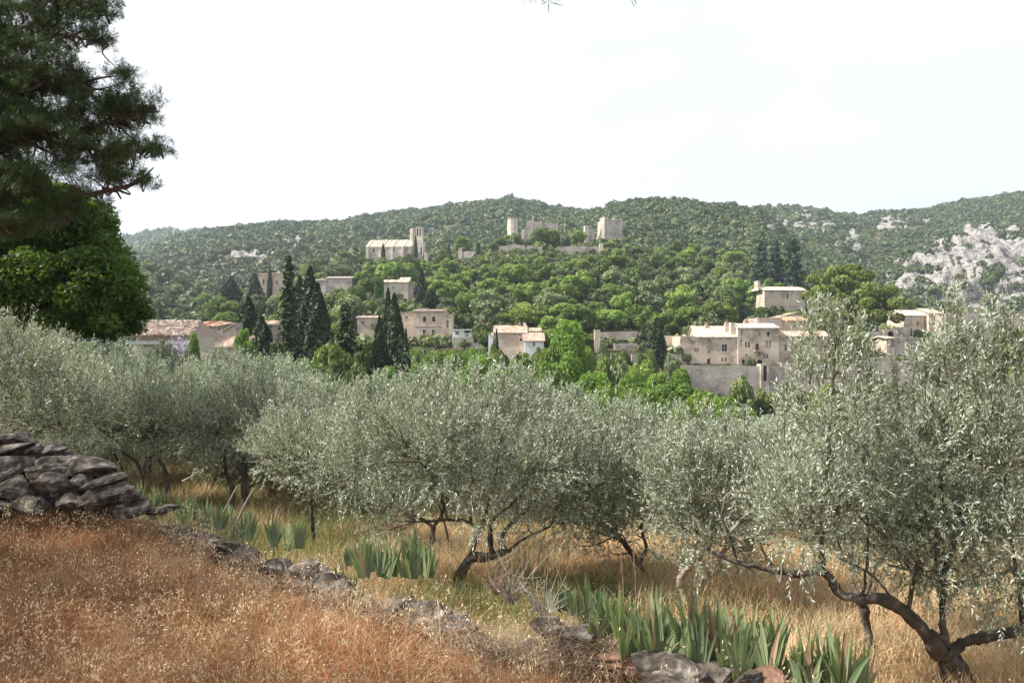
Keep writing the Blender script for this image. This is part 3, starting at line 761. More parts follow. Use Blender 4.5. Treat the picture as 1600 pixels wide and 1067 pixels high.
Hb = House('terrace_house', 'stone house with a low pink tiled roof rising just behind the manor roof', 'house', 1180, 560, 192)
Hb.wall(1184, 1222, 497.5, 560, 8, 0, mat='stonegrey'); Hb.box(1184, 1222, 496.4, 497.5, 8.2, -.1, 'tile', 'parapet')
Hb.wall(1222, 1262, 500.5, 560, 8, .6, [(1243, 509.5, 3, 5, 'f')], mat='stone')
Hb.roof(1222, 1262, 500, 493, 8, .6, mat='tilered')
Hb2 = House('gabled_house', 'small house with a pale tiled gable roof behind the pink roofed terrace house', 'house', 1205, 560, 206)
Hb2.wall(1208, 1256, 497, 560, 8, 0, mat='stonegrey'); Hb2.sideroof(1208, 1256, 497.5, 487.5, 8, 0, mat='tilepale', apex=.85)

Hc = House('chapel', 'small stone chapel with a bell gable standing among dark trees', 'chapel', 1192, 520, 255, 6)
Hc.wall(1195, 1262, 453, 530, 9, 0, [(1232.5, 462.5, 2.8, 8, 'a'), (1257.5, 463.5, 3, 9, 'a')])
Hc.roof(1195, 1262, 452.4, 446, 9, 0, mat='tilepale', over=.5, ridge_at=.5)
Hc.wall(1190.5, 1194.5, 437, 449, 3.0, 3.0, [], mat='stonewhite', name='bell_gable')
Hc.wall(1188.5, 1196.5, 449, 453, 6, 1.5, [], mat='stonewhite', name='bell_gable_base')

# retaining wall
Hr = House('retaining_wall', 'high grey stone retaining wall running below the manor with a pale coping', 'wall', 1060, 600, 174.5)
o = Hr.wall(1064, 1187, 571, 640, 2.2, 0, mat='stonegrey', ragged=3)
Hr.wall(1200, 1222, 572, 640, 2.2, 0, mat='stonegrey')
Hr.wall(1222, 1345, 566.5, 640, 2.2, .1, mat='stonegrey', ragged=4)
Hr.wall(1345, 1395, 559, 640, 2.2, .2, mat='stonegrey', ragged=4)
Hr.wall(1395, 1640, 565, 640, 2.2, .3, mat='stonegrey', ragged=4)
Hr.wall(1187, 1200, 568.5, 640, 3, -.9, [(1193.5, 583, 5.5, 24, 'A')], mat='stonegrey', name='buttress')

# right group: gate, square outbuilding, hillside houses
Hg = House('arched_gate', 'stone gateway with a dark round arch set in a pale wall', 'gate', 1385, 560, 205)
Hg.wall(1381, 1402, 514, 570, 1.6, 0, [(1392, 525, 9.5, 15, 'D')], mat='stone')
Hg.wall(1341, 1381, 518, 570, .8, .3, mat='stonegrey', ragged=3); Hg.wall(1402, 1424, 511.5, 570, .8, .3, mat='stonegrey', ragged=3)
Hq = House('square_outbuilding', 'small square stone building with a pink sunlit side wall below the arched gate', 'house', 1396, 575, 186, 14)
Hq.wall(1396, 1447, 527, 600, 9, 0, [(1407, 535.5, 2.2, 4.5, 'w')], mat='stonegrey', ragged=2.5)
Hq.roof(1384, 1396, 528, 525, 5, 0, mat='tilepale', wall='plaster', over=.4); Hq.wall(1386, 1396, 528, 600, 5, .4, [(1390, 538, 2, 5, 'w')], mat='plaster')
Hs = House('hillside_farmhouse', 'stone farmhouse with long pale roofs and a sunlit gable beside the big pines', 'house', 1418, 540, 235, 10)
Hs.wall(1412, 1450, 492, 560, 8, 0, [(1436, 505, 3, 5, 'w')], mat='stone'); Hs.roof(1412, 1450, 492, 483, 8, 0, mat='tilepale')
Hs.wall(1450, 1474, 489, 560, 10, -1.5, [(1462, 498, 3, 5, 'w')], mat='plaster'); Hs.roof(1450, 1474, 489, 480.5, 10, -1.5, mat='tile')
Hl = House('long_ruined_house', 'long roofless grey stone building with small windows under the white cliffs', 'house', 1480, 540, 228, -4)
Hl.wall(1478, 1560, 489.5, 560, 9, 0, [(1506, 500, 4, 8, 'w'), (1519, 498, 3, 6, 'w'), (1514, 516, 3.6, 9, 'w'), (1494, 514, 3, 5, 'w'), (1540, 505, 4, 7, 'w')], mat='stonegrey', ragged=3)
Hl.wall(1560, 1660, 491, 560, 1.5, 3, mat='stonegrey', ragged=3)

# --- middle group
H = House('tall_plaster_house', 'tall ochre plaster house of three storeys with dark cornice lines and grey shutters', 'house', 645, 548, 186, 0)
H.wall(645, 696, 487, 570, 11, 0, [(663, 498.5, 4.6, 8.5, 'a'), (677.5, 498.5, 4.6, 8.5, 'a'), (663, 521, 4.4, 11.5, 'f'), (677, 521, 4.4, 11.5, 'f'), (660.5, 542, 4, 8, 'w')], mat='plaster')
H.wall(696, 705.5, 491, 570, 8, .5, [(699, 506, 2.5, 12, 'w'), (700, 495, 2, 3, 'w')], mat='plaster')
H.box(643.5, 697, 485.2, 487, 11.4, -.35, 'stonegrey', 'cornice'); H.box(648, 692, 509.3, 510, .3, -.2, 'stonegrey', 'string_course'); H.box(648, 692, 532.3, 533, .3, -.2, 'stonegrey', 'string_course')
H.roof(645, 695, 485.2, 481.5, 11, 0, mat='tile', over=.2); H.box(650, 667, 480.2, 484, 4, 3, 'stonegrey', 'roof_dormer'); H.chimney(694, 482.5, 487, .8, 2)
H.wall(622, 645, 488, 570, 8, 1, [(634, 496, 4, 3, 'w')], mat='plaster'); H.box(622, 645, 487.2, 488, 8.2, .9, 'tile', 'parapet')
H = House('long_barn', 'low ochre stone wing with a flat tiled top behind the pointed cypresses', 'house', 560, 548, 194)
H.wall(558, 622, 496, 570, 8, 0, [(566, 504, 4, 4, 'w'), (582, 512, 3, 5, 'w'), (596, 510, 3, 5, 'w')], mat='stone'); H.roof(558, 622, 495.5, 492, 8, 0, mat='tilepale')
H = House('white_annex', 'small flat white rendered annex with blue grey windows beside the tall plaster house', 'house', 706, 548, 184)
H.wall(706.5, 725, 516, 560, 6, 0, [(714.5, 520.5, 6, 4.4, 'w')], mat='white'); H.wall(725, 737, 520, 560, 5, .4, [(730, 523.5, 3, 3, 'w')], mat='white'); H.box(706.3, 737, 514.6, 515.9, 6.6, -.3, 'white', 'flat_roof')
H = House('garden_wall', 'low grey stone garden wall sloping down right of the white annex', 'wall', 708, 548, 180)
H.wall(708, 740, 530, 560, .6, 0, mat='stonegrey', ragged=1.5); H.wall(740, 772, 534, 560, .6, 0, mat='stonegrey', ragged=1.5)
H = House('tiled_farmhouse', 'pink washed farmhouse with stepped pale tiled roofs and a white satellite dish', 'house', 772, 550, 176)
H.wall(773, 822, 519, 570, 7, 0, [(803.5, 522.2, 3.2, 3, 'f'), (811.8, 522, 2, 3, 'w'), (806.2, 525.5, 1.6, 2, 'w'), (814.2, 530.8, 3.2, 4, 'd')], mat='plaster')
H.roof(773, 822, 518.5, 507.5, 7, 0, mat='tile', wall='plaster'); H.chimney(812, 505, 510, .6, 3)
H.wall(822, 845, 519, 570, 6, .5, [], mat='plaster'); H.roof(822, 845, 516.5, 511, 7, 1.2, mat='tile', wall='plaster')
H.wall(819, 848.5, 532.5, 570, 4, -4, [(833.5, 538, 3.4, 6, 'w')], mat='white'); H.roof(819, 848.5, 532, 520, 4.4, -4, mat='tile', kind='mono', wall='white')
H.wall(763, 770.5, 523.5, 570, 3, 0, [(768, 526, 1.4, 2.4, 'w')], mat='white'); H.box(767.5, 771.5, 519.5, 523.5, 1.5, .5, 'white', 'gable_stub')
# dish
mb = MB(); cx, cz = H.X(819.5), H.Z(505.5)
for i in range(4):
    for j in range(14):
        r0, r1 = .38 * i / 4 + .001, .38 * (i + 1) / 4; a0, a1 = 2 * pi * j / 14, 2 * pi * (j + 1) / 14
        mb.add([(cx + r * cos(a), 2.2 + .9 * r * r * -1, cz + r * sin(a)) for r, a in ((r0, a0), (r1, a0), (r1, a1), (r0, a1))], [(0, 1, 2, 3)])
mb.box(cx - .04, cx + .04, 2.2, 2.28, cz - 1.0, cz)
mb.build('satellite_dish', M['dish'], H.root)
H = House('terrace_walls', 'stepped grey stone garden terraces with a strip of green lawn right of the valley trees', 'wall', 930, 550, 178)
H.wall(929, 938, 515, 560, 1.6, 0, mat='stone', name='gate_pillar'); H.wall(938, 1003, 517, 530, 1.0, 7, mat='stonegrey', ragged=2.6); H.wall(962, 1038, 537, 552, 1.0, 2.5, mat='stonegrey', ragged=2.6); H.wall(985, 1062, 553, 600, 1.0, -2, mat='stonegrey', ragged=2.6)
H = House('side_garden_wall', 'smooth pinkish garden wall joining the left end of the manor', 'wall', 1035, 560, 190)
H.wall(1034, 1070, 524.5, 570, .8, 0, mat='plaster')
# upper houses
H = House('shuttered_villa', 'pink villa with tall white framed windows on the hill under the rocky slope', 'house', 404, 450, 300, 4)
H.wall(404, 425, 429, 470, 9, 0, [(411.5, 440.5, 3.2, 8, 'f')], mat='plaster'); H.roof(404, 425, 428.6, 426, 9, 0, mat='tilered')
H.wall(425, 451, 427, 470, 9, .5, [(431.5, 441, 2.8, 7, 'f'), (443, 441, 2.8, 7, 'f')], mat='plaster'); H.roof(425, 451, 426.6, 424, 9, .5, mat='tilepale'); H.chimney(431, 422, 427, 1, 4, 'plaster')
H = House('long_low_house', 'long low stone house with a rising pale roof line above the dark conifers', 'house', 480, 452, 285, -3)
H.wall(478, 510, 438, 480, 8, 0, [(488, 443, 2.5, 3, 'w')], mat='stonegrey'); H.roof(478, 510, 437.6, 435, 8, 0, mat='tilepale')
H.wall(510, 550, 434.6, 480, 8, .4, [], mat='stonegrey'); H.roof(510, 550, 434.2, 430.5, 8, .4, mat='tilepale')
Hv = hit(620, 474) or 240
H = House('ivy_house', 'grey stone house with a dipping tiled roof and ivy climbing its left corner', 'house', 599, 474, Hv, 0)
H.wall(599, 638, 440.5, 490, 9, 0, [(622.5, 464, 5, 10, 'a'), (615, 450, 4, 4.5, 's')], mat='stonewhite'); H.roof(599, 624, 440.2, 435, 9, 0, mat='tilepale')
H.roof(624, 638, 440.2, 431.5, 9, 0.1, mat='tilepale'); H.wall(638, 643, 440, 490, 7, 1, [], mat='stonegrey')
V, Q = clumpquads(np.stack([rng.uniform(-1.9, 1.0, 2600), rng.uniform(-1, .3, 2600), rng.uniform(-7, 5.5, 2600) + rng.uniform(-1, 1, 2600)], 1), randdir(2600), .32)
o = tag(add('climbing_ivy', raw_mesh('climbing_ivy', V, Q, M['ivy'], {'v': perleaf(2600)}), None, P(595, 462, Hv - 2)), 'bright green ivy column climbing the left corner of the grey stone house', 'ivy')

# --- near-left roofs
H = House('tiled_cottage', 'low cottage with a coarse pale tile roof and grey fascia beside the big dark tree', 'house', 215, 560, 68)
H.wall(206, 296, 525, 548, 5, .8, [], mat='beige', name='upper_wall'); H.box(196, 300, 533, 538, .5, .2, 'shutter', 'beam')
H.wall(200, 232, 538, 620, 1, .9, [], mat='beige', name='pier'); H.wall(280, 296, 538, 620, 1, .9, [], mat='beige', name='pier'); H.box(232, 280, 536, 620, .2, 2.8, 'wood', 'porch_wall')
mb = MB(); xs0, xs1 = H.X(200), H.X(296); nrow = int((xs1 - xs0) / .23)
for i in range(nrow):
    for j in range(13):
        t0, t1 = j / 13, (j + 1) / 13 + .02
        xm = xs0 + (i + .5) * .23 + rng.normal() * .015
        lim = 1 - max(0, (xm - H.X(282)) / (xs1 - H.X(282)))
        if t0 > lim: continue
        yy0, yy1 = .2 + 4.2 * t0, .2 + 4.2 * t1; zz0, zz1 = H.Z(525) + 1.55 * t0 + .05, H.Z(525) + 1.55 * t1 - .01
        an = np.linspace(0, pi, 6); g = rng.random()
        Vr = [(xm + .105 * cos(a), yy0, zz0 + .085 * sin(a)) for a in an] + [(xm + .09 * cos(a), yy1, zz1 + .075 * sin(a)) for a in an]
        mb.add(Vr, [(k, k + 1, k + 7, k + 6) for k in range(5)], g)
mb.add([(xs0, .2, H.Z(525) - .05), (xs1, .2, H.Z(525) - .05), (H.X(282), 4.4, H.Z(525) + 1.5), (xs0, 4.4, H.Z(525) + 1.5)], [(0, 1, 2, 3)], .2)
mb.add([(xs1, .2, H.Z(525) - .05), (xs1, 8.6, H.Z(525) - .05), (H.X(282), 4.4, H.Z(525) + 1.5), (H.X(282), 4.4, H.Z(525) + 1.5)], [(0, 1, 2, 3)], .3)
m, n, out = newmat('old canal tiles'); at = nd(n, 'ShaderNodeAttribute', attribute_name='v')
cc = ramp(n, at.outputs['Fac'], [(0, (.2, .14, .11)), (.35, (.36, .27, .22)), (.7, (.56, .44, .36)), (1, (.8, .72, .64))])
cc = mixc(n, .6, cc, ramp(n, noise(n, 4, 5), [(.3, (.6, .6, .6)), (.6, (1.15, 1.15, 1.15))]), 'MULTIPLY')
pr = nd(n, 'ShaderNodeBsdfPrincipled'); pr.inputs['Roughness'].default_value = .9; n.links.new(cc, pr.inputs['Base Color']); n.links.new(pr.outputs[0], out.inputs[0])
M['canal'] = m
mb.build('roof', m, H.root)
V, Q = clumpquads(rng.normal(size=(500, 3)) * [.5, .4, .5], randdir(500), .1)
tag(add('lilac_bush', raw_mesh('lilac_bush', V, Q, M['lilac'], {'v': perleaf(500)}), None, P(285, 545, 60)), 'lilac flowering bush in front of the tiled cottage', 'bush')
H = House('red_roofed_house', 'small stone house with a reddish tile roof behind the tiled cottage', 'house', 303, 560, 112, -14)
H.wall(303, 328, 508.5, 600, 7, 0, [(308, 512, 3.5, 4.5, 'w')], mat='stone'); H.roof(303, 328, 508, 500.5, 7, 0, mat='tilered')
H.wall(328, 343, 508, 600, 6, .3, [(331, 513, 4, 5, 'w'), (338, 511, 2.4, 3, 'w')], mat='stonegrey'); H.roof(328, 343, 508.4, 503.5, 6, .3, mat='tile')
H = House('grey_shed', 'low stone shed with a wide tiled roof below the red roofed house', 'house', 317, 570, 92)
H.wall(317, 364, 541, 620, 6, 0, [], mat='beige'); H.roof(317, 364, 540.5, 523.5, 7, 0, mat='tile', kind='mono'); H.wall(303, 317, 516, 620, 5, 2, mat='stonegrey')
H = House('lean_to_house', 'stone gable wall with a single steep roof slope just left of the dark cypress', 'house', 340, 560, 104)
H.wall(338, 370, 523, 600, 6, 0, [], mat='stone'); H.sideroof(338, 370, 523, 505, 6, 0, mat='tilepale', apex=.96, wall='stone')
H = House('hidden_shed', 'small tiled shed half hidden between the cypresses', 'house', 411, 560, 120)
H.wall(408, 434, 506, 600, 6, 0, [(420, 514, 8, 7, 'w')], mat='stonegrey'); H.roof(408, 434, 505.6, 500, 6, 0, mat='tile')

# --- church
Yc = 372
H = House('ruined_church', 'pale roofless looking church with sloping buttresses and a slim bell tower on the hill', 'church', 572, 404, Yc, -4)
H.wall(572, 643, 386, 430, 11, 0, [(584, 391.5, 2.6, 5.5, 'a'), (616, 390, 2, 4, 'w'), (635, 392, 7, 8, 's')], mat='stonewhite')
H.roof(572, 643, 385.8, 371.2, 15, 0, mat='tilepale', ridge_at=.6, over=.3, wall='stonewhite')
for bx in (573.5, 596, 612, 629):
    mb = MB(); x0 = H.X(bx); x1 = H.X(bx + 3.2)
    V = [(x0, -1.2, H.Z(430)), (x0, 9, H.Z(430)), (x0, 9, H.Z(370.5)), (x0, -1.2, H.Z(386)), (x1, -1.2, H.Z(430)), (x1, 9, H.Z(430)), (x1, 9, H.Z(370.5)), (x1, -1.2, H.Z(386))]
    mb.add(V, [(3, 2, 1, 0), (4, 5, 6, 7), (0, 4, 7, 3), (3, 7, 6, 2), (1, 2, 6, 5)]); mb.build('buttress', M['stonewhite'], H.root)
mb = MB()
def prism(mb, cx, cy, r, z0, z1, n, rot=0, r1=None):
    r1 = r1 or r
    an = [rot + 2 * pi * k / n for k in range(n)]
    V = [(cx + r * cos(a), cy + r * sin(a), z0) for a in an] + [(cx + r1 * cos(a), cy + r1 * sin(a), z1) for a in an] + [(cx, cy, z1)]
    mb.add(V, [(k, (k + 1) % n, n + (k + 1) % n, n + k) for k in range(n)])
    for k in range(1, n - 2, 2): mb.add([V[n], V[n + k], V[n + k + 1], V[n + k + 2]], [(0, 1, 2, 3)])
prism(mb, H.X(644), 4, 1.5, H.Z(430), H.Z(356), 8)
mb.build('stair_turret', M['stonewhite'], H.root)
H.wall(648.5, 661.5, 376, 430, 6, 1, [(658.5, 392, 2.2, 12, 'a')], mat='stonewhite', name='tower_base')
mb = MB()
H.wall(649.5, 659.5, 355.5, 376.2, 4, 2, [(652.2, 363, 2.2, 11, 'a'), (656.6, 363, 2.2, 11, 'a')], mat='stonewhite', name='bell_tower'); H.box(649, 660, 354.7, 355.6, 4.4, 1.8, 'stonewhite', 'cornice')
H.box(663, 668, 395, 420, 4, 1, 'stonewhite', 'ruined_buttress')

# --- castle
Yt = 398
H = House('castle_keep', 'tall square castle keep with one small window and a stepped ruined wall at its foot', 'tower', 944.5, 385, Yt, 15.5)
H.wall(944.5, 975, 341, 410, 9.7, 0, [(960, 355, 1.8, 5, 'w')], mat='stonegrey', ragged=1.2)
H.box(944.3, 950, 338.3, 342.5, 6, -.05, 'stonewhite', 'battlement')
mb = MB()
prf = [(0, 352), (-1.2, 356), (-2.2, 356), (-3.2, 364), (-5.5, 366), (-7.5, 372), (-9.5, 380), (-10, 400)]
for k in range(len(prf) - 1):
    (xa, pa), (xb, pb) = prf[k], prf[k + 1]
    if xa == xb: continue
    mb.box(xb * Yt / F, xa * Yt / F, 4, 6, H.Z(410), H.Z((pa + pb) / 2))
mb.build('ruined_wall', M['stonewhite'], H.root)
H = House('castle_turret', 'round broken turret of warm stone at the left end of the castle ruins', 'tower', 801, 375, 405)
mb = MB(); prism(mb, 0, 3, 3.0, -12, H.Z(341), 12, .2, 2.85); mb.box(-2.6, -1.0, 1.4, 3, H.Z(341), H.Z(339.5)); mb.box(.6, 2.3, 1.4, 3, H.Z(341), H.Z(340)); mb.build('turret_wall', M['stonewhite'], H.root)
H = House('castle_hall_ruin', 'ruined castle hall wall with a ragged top and a thin pinnacle', 'ruin', 823, 375, 425)
H.wall(823, 847, 346.5, 400, 1.5, 0, mat='stonegrey', ragged=2.3, ops=[(834, 350, 2, 3, 'w')]); H.wall(847, 872, 348, 400, 1.5, .8, mat='stonegrey', ragged=2.4)
mb = MB(); prism(mb, H.X(832.3), .7, .75, H.Z(348), H.Z(337.5), 4, .78, .12); mb.build('pinnacle', M['stonewhite'], H.root)
H = House('wall_fragment', 'small standing wall fragment right of the round turret', 'ruin', 815, 375, 396)
H.wall(815, 819.5, 359, 385, 3, 0, mat='stonewhite', ragged=1); H.wall(819.5, 824, 361, 385, 2.6, .3, mat='stonegrey')
H = House('ruined_gatehouse', 'broken gatehouse wall between the round trees and the castle keep', 'ruin', 916, 375, 402, 8)
H.wall(914, 920, 353, 390, 3, 0, mat='stonewhite', ragged=1); H.wall(920, 930, 356, 390, 1.2, .8, mat='stonegrey', ragged=1.5)
H = House('castle_rampart', 'long low rampart of grey stone below the castle ruins', 'wall', 780, 395, 366)
H.wall(781, 820, 382, 420, 1.6, 0, mat='stonegrey', ragged=2); H.wall(820, 848, 385, 420, 1.6, .8, mat='stonegrey', ragged=2); H.wall(872, 940, 385.5, 425, 1.6, -.5, mat='stonegrey', ragged=2.5); H.wall(937, 942, 381, 425, 3, -1.2, mat='stonewhite', name='buttress')
H = House('broken_rampart', 'curved fragment of rampart on the wooded spur between church and castle', 'wall', 718, 410, 368, -12)
H.wall(716, 722, 388, 425, 1.6, 0, mat='stonegrey', ragged=1); H.wall(722, 744, 393, 425, 1.6, .3, mat='stonegrey', ragged=2.5)

# ------------------------------------------------------------------ trees on the castle hill
PROT = [(568, 664, 352, 399, 372), (934, 976, 336, 378, 398), (788, 812, 338, 358, 405), (822, 872, 334, 358, 425), (812, 825, 358, 369, 396), (914, 931, 350, 363, 402),
        (781, 846, 380, 396, 366), (872, 942, 384, 397, 366), (716, 744, 388, 402, 368), (404, 450, 423, 447, 300), (480, 540, 430, 440, 285), (597, 643, 431, 469, Hv),
        (1188, 1262, 437, 478, 255), (1041, 1300, 503, 570, 181), (1184, 1262, 487, 515, 206), (640, 706, 480, 540, 186), (558, 640, 487, 530, 194), (706, 737, 513, 528, 184),
        (763, 850, 504, 545, 176), (1381, 1447, 512, 560, 205), (1410, 1476, 482, 515, 235), (1480, 1640, 489, 525, 228), (929, 1003, 515, 532, 178), (1034, 1070, 523, 540, 190), (303, 434, 500, 545, 120)]
def blocked(px, Y, w_, h_, zg):
    top = HOR - (zg + h_) / Y * F; bot = HOR - zg / Y * F; hw = w_ * F / Y / 2 * .82
    for (a, b, c, d, Yb) in PROT:
        if Y < Yb + 3 and px + hw > a and px - hw < b and top + (bot - top) * .12 < d and bot > c: return True
        if Y < Yb + 14 and Y > Yb - 3 and a < px < b: return True
    return False
KL = {'robinia': ('rounded bright green broadleaf tree', 'robinia'), 'maple': ('mid green leafy tree', 'broadleaf tree'), 'oak': ('dark rounded holm oak', 'holm oak'),
      'greytree': ('soft grey green tree', 'tree')}
def zone(px, py):
    if py < 412 and 560 < px < 700: return 'below the pale church'
    if py < 410 and 700 <= px < 1000: return 'around the castle ruins'
    if px < 560: return 'on the slope left of the church hill'
    if px < 760: return 'on the slope between the ivy house and the rampart'
    if px < 1000: return 'on the wooded slope below the castle'
    if px < 1180: return 'on the slope above the long manor'
    return 'around the chapel and the white cliffs'
placed = []; cnt = {}
tries = 0
while tries < 5200 and len(placed) < 640:
    tries += 1
    px = random.uniform(225, 1420); py = random.uniform(385, 566)
    Y = hit(px, py, 180)
    if Y is None or Y > 440: continue
    zg = float(gz(px, Y))
    n1 = float(fbm(np.array(px / 60.), np.array(py / 22.), 7)); r = random.random()
    if px < 300: k = 'oak' if n1 > .5 else 'greytree'
    elif 640 < px < 1000 and 405 < py: k = 'robinia' if n1 < .6 else ('maple' if r < .5 else 'greytree' if r < .7 else 'oak')
    elif px >= 1000: k = 'oak' if n1 > .53 else ('greytree' if r < .3 else 'maple' if r < .75 else 'robinia')
    else: k = ('maple', 'robinia', 'oak', 'greytree')[int(n1 * 7.5 + r * 1.6) % 4]
    h_ = random.uniform(4.6, 11.5) * (.62 if py < 412 else 1); w_ = h_ * random.uniform(.9, 1.25)
    if k == 'robinia': h_ *= 1.08; w_ *= 1.15
    sp = w_ * F / Y
    if any(abs(px - a) < (sp + c) * .28 and abs(py - b) < (sp + c) * .12 for a, b, c in placed): continue
    if blocked(px, Y, w_, h_, zg):
        h_ *= .5; w_ *= .55
        if blocked(px, Y, w_, h_, zg): continue
    placed.append((px, py, sp))
    zo = zone(px, py); lb, cat = KL[k]
    place(k, (px - 800) / F * Y, Y, zg - .4, h_, w_, lb + ' ' + zo, cat, lb + ' ' + zo, name={'robinia': 'robinia_tree', 'maple': 'broadleaf_tree', 'oak': 'holm_oak', 'greytree': 'grey_green_tree'}[k])
print('hill trees', len(placed))

# trees by hand: (kind, px, top py, Y, width px, label)
def ht(kind, px, pt, Y, wpx, label, cat='tree', name='tree', group=None, parts=True, var=None):
    zg = float(gz(px, Y)); zt = float(zpy(pt, Y))
    return place(kind, (px - 800) / F * Y, Y, zg - .3, max(zt - zg, 1.5), wpx * Y / F, label, cat, group, name=name, parts=parts, var=var)
for a in [
    ('maple', 854, 353, 385, 46, 'large round dark green tree in the middle of the castle ruins'),
    ('greytree', 884, 362, 380, 24, 'grey green bushy tree just right of the large round castle tree'),
    ('robinia', 905, 357, 392, 34, 'light green tree between the round castle tree and the keep'),
    ('robinia', 838, 360, 402, 26, 'small green tree in front of the castle hall ruin'), ('oak', 868, 362, 398, 22, 'dark small tree at the right end of the castle hall ruin'), ('robinia', 724, 366, 372, 32, 'rounded light green tree on the spur left of the castle'),
    ('oak', 806, 362, 384, 22, 'brownish green tree right below the round turret'),
    ('oak', 622, 400, 358, 26, 'dark tree right under the church nave'), ('oak', 646, 402, 356, 30, 'very dark tree right under the church tower'),
    ('robinia', 960, 372, 384, 40, 'light green bushy tree at the foot of the castle keep'),
    ('robinia', 985, 385, 372, 44, 'wide light green tree right of the castle keep')]:
    ht(*a, parts=False)
VAL = [('ash', 887, 494, 100, 92, 'tallest bright green feathery tree, standing alone in the valley right of the tiled farmhouse'),
 ('ash', 694, 532, 108, 108, 'wide bright green tree in front of the tall plaster house'),
 ('ash', 745, 548, 96, 90, 'yellow green tree below the low garden wall'),
 ('maple', 798, 541, 104, 90, 'dull green bushy tree hiding the base of the tiled farmhouse'),
 ('ash', 655, 560, 88, 70, 'bright green tree right of the pointed cypresses'),
 ('robinia', 842, 545, 90, 66, 'green tree left of the tallest feathery valley tree'),
 ('ash', 925, 562, 78, 74, 'bright green tree low in the valley under the tallest feathery tree'),
 ('greytree', 962, 556, 100, 64, 'pale grey green tree with thin grey branches below the garden terraces'),
 ('ash', 990, 572, 84, 80, 'light green tree between the grey green tree and the manor trees'),
 ('ash', 1058, 567, 92, 84, 'vivid green round tree below the left end of the retaining wall'),
 ('ash', 1010, 596, 70, 76, 'vivid green tree in front of the pale grey green tree'),
 ('ash', 1105, 594, 84, 82, 'vivid green spreading tree under the retaining wall'),
 ('ash', 1150, 620, 70, 78, 'low vivid green tree nearest the olives under the retaining wall'),
 ('oak', 1156, 583, 120, 56, 'dark green clipped looking tree against the retaining wall'),
 ('oak', 1238, 588, 116, 66, 'very dark round tree against the right part of the retaining wall'),
 ('oak', 1196, 600, 122, 50, 'dark shrubby tree between the two dark trees at the retaining wall'),
 ('maple', 598, 548, 128, 60, 'olive green tree between the barn group of cypresses and the plaster house'), ('ash', 732, 538, 140, 56, 'fresh green tree right under the low garden wall'), ('greytree', 775, 552, 132, 50, 'small grey green tree left of the farmhouse base'), ('ash', 905, 530, 150, 60, 'green tree beside the gate pillar of the garden terraces'), ('maple', 950, 552, 140, 60, 'dull green tree under the garden terraces'), ('robinia', 1000, 556, 150, 50, 'rounded green tree under the lawn strip of the terraces'), ('greytree', 1040, 560, 150, 40, 'grey green tree under the pink garden wall'), ('greytree', 946, 535, 168, 30, 'grey bush tree on the terraces left of the lawn wall'), ('robinia', 975, 540, 170, 32, 'light green bushy tree between the two terrace walls'), ('maple', 1012, 543, 168, 34, 'dull green bushy tree on the lower terrace wall'), ('greytree', 1048, 548, 170, 28, 'grey green bushy tree beside the broad cypress'), ('ash', 985, 562, 110, 70, 'fresh green tree below the lower terrace wall'), ('ash', 860, 556, 84, 70, 'bright green tree right below the tiled farmhouse'), ('ash', 780, 572, 90, 80, 'fresh green tree behind the top of the centre olive'), ('ash', 1030, 575, 100, 70, 'fresh green tree under the broad cypress by the manor'), ('maple', 1085, 612, 66, 80, 'mid green low tree behind the right olives'), ('holmb', 436, 530, 100, 56, 'dark leafy tree under the leftmost cypresses'), ('holmb', 512, 528, 96, 60, 'dark leafy tree right under the slender cypresses'), ('holmb', 535, 552, 90, 64, 'low dark leafy tree in front of the broad conifer'), ('maple', 575, 536, 120, 46, 'mid green tree left of the tallest pointed cypress'), ('greytree', 660, 540, 165, 34, 'grey green tree at the foot of the tall plaster house'), ('ash', 672, 556, 120, 60, 'fresh green tree low before the tall plaster house'), ('maple', 628, 556, 130, 40, 'dull green tree behind the narrow cypress of the barn group'), ('ash', 652, 540, 150, 40, 'fresh green small tree left below the tall plaster house'), ('maple', 690, 544, 158, 50, 'dull green tree against the base of the tall plaster house'), ('ash', 715, 540, 130, 60, 'fresh green tree below the white annex'), ('ash', 760, 550, 118, 66, 'yellow green tree under the right end of the garden wall'), ('robinia', 748, 540, 158, 40, 'rounded green tree against the garden wall'), ('ash', 818, 560, 96, 70, 'fresh green tree right of the dull green bushy tree'), ('ash', 610, 566, 100, 60, 'yellow green low tree in front of the barn group of cypresses'), ('ash', 940, 580, 74, 70, 'low bright green tree behind the slim olive'), ('ash', 1125, 604, 78, 70, 'bright green tree touching the foot of the retaining wall'), ('robinia', 771, 531, 168, 22, 'small green tree before the white stub wall of the farmhouse'), ('maple', 846, 539, 164, 34, 'green tree covering the foot of the white farmhouse wing'), ('maple', 1290, 592, 100, 70, 'green tree behind the spiky olive shoots below the wall'),
 ('pinepad', 1580, 498, 84, 110, 'yellow green pine at the right edge behind the olive shoots'),
 ('pinepad', 1530, 540, 70, 120, 'low yellow green pine behind the rightmost olive'),
 ('maple', 1370, 588, 90, 90, 'green tree seen between the two spiky olives'),
 ('maple', 520, 535, 92, 74, 'dark leafy tree filling the gap between conifers and cypresses'), ('holmb', 560, 556, 84, 60, 'dark leafy tree with yellow green tips left of the pointed cypresses'),
 ('ash', 302, 512, 60, 26, 'small bright green sapling between the tiled cottage and the grey shed'),
 ('ash', 382, 506, 84, 40, 'bright green young tree in front of the leftmost dark cypress'),
 ('ash', 410, 548, 80, 42, 'small green tree under the dark cypresses'),
 ('maple', 480, 556, 82, 60, 'dark green tree at the foot of the tall fir'),
 ('robinia', 548, 470, 222, 60, 'broad green tree behind the dark fir'), ('maple', 482, 474, 222, 50, 'green tree behind the tall dark fir')]
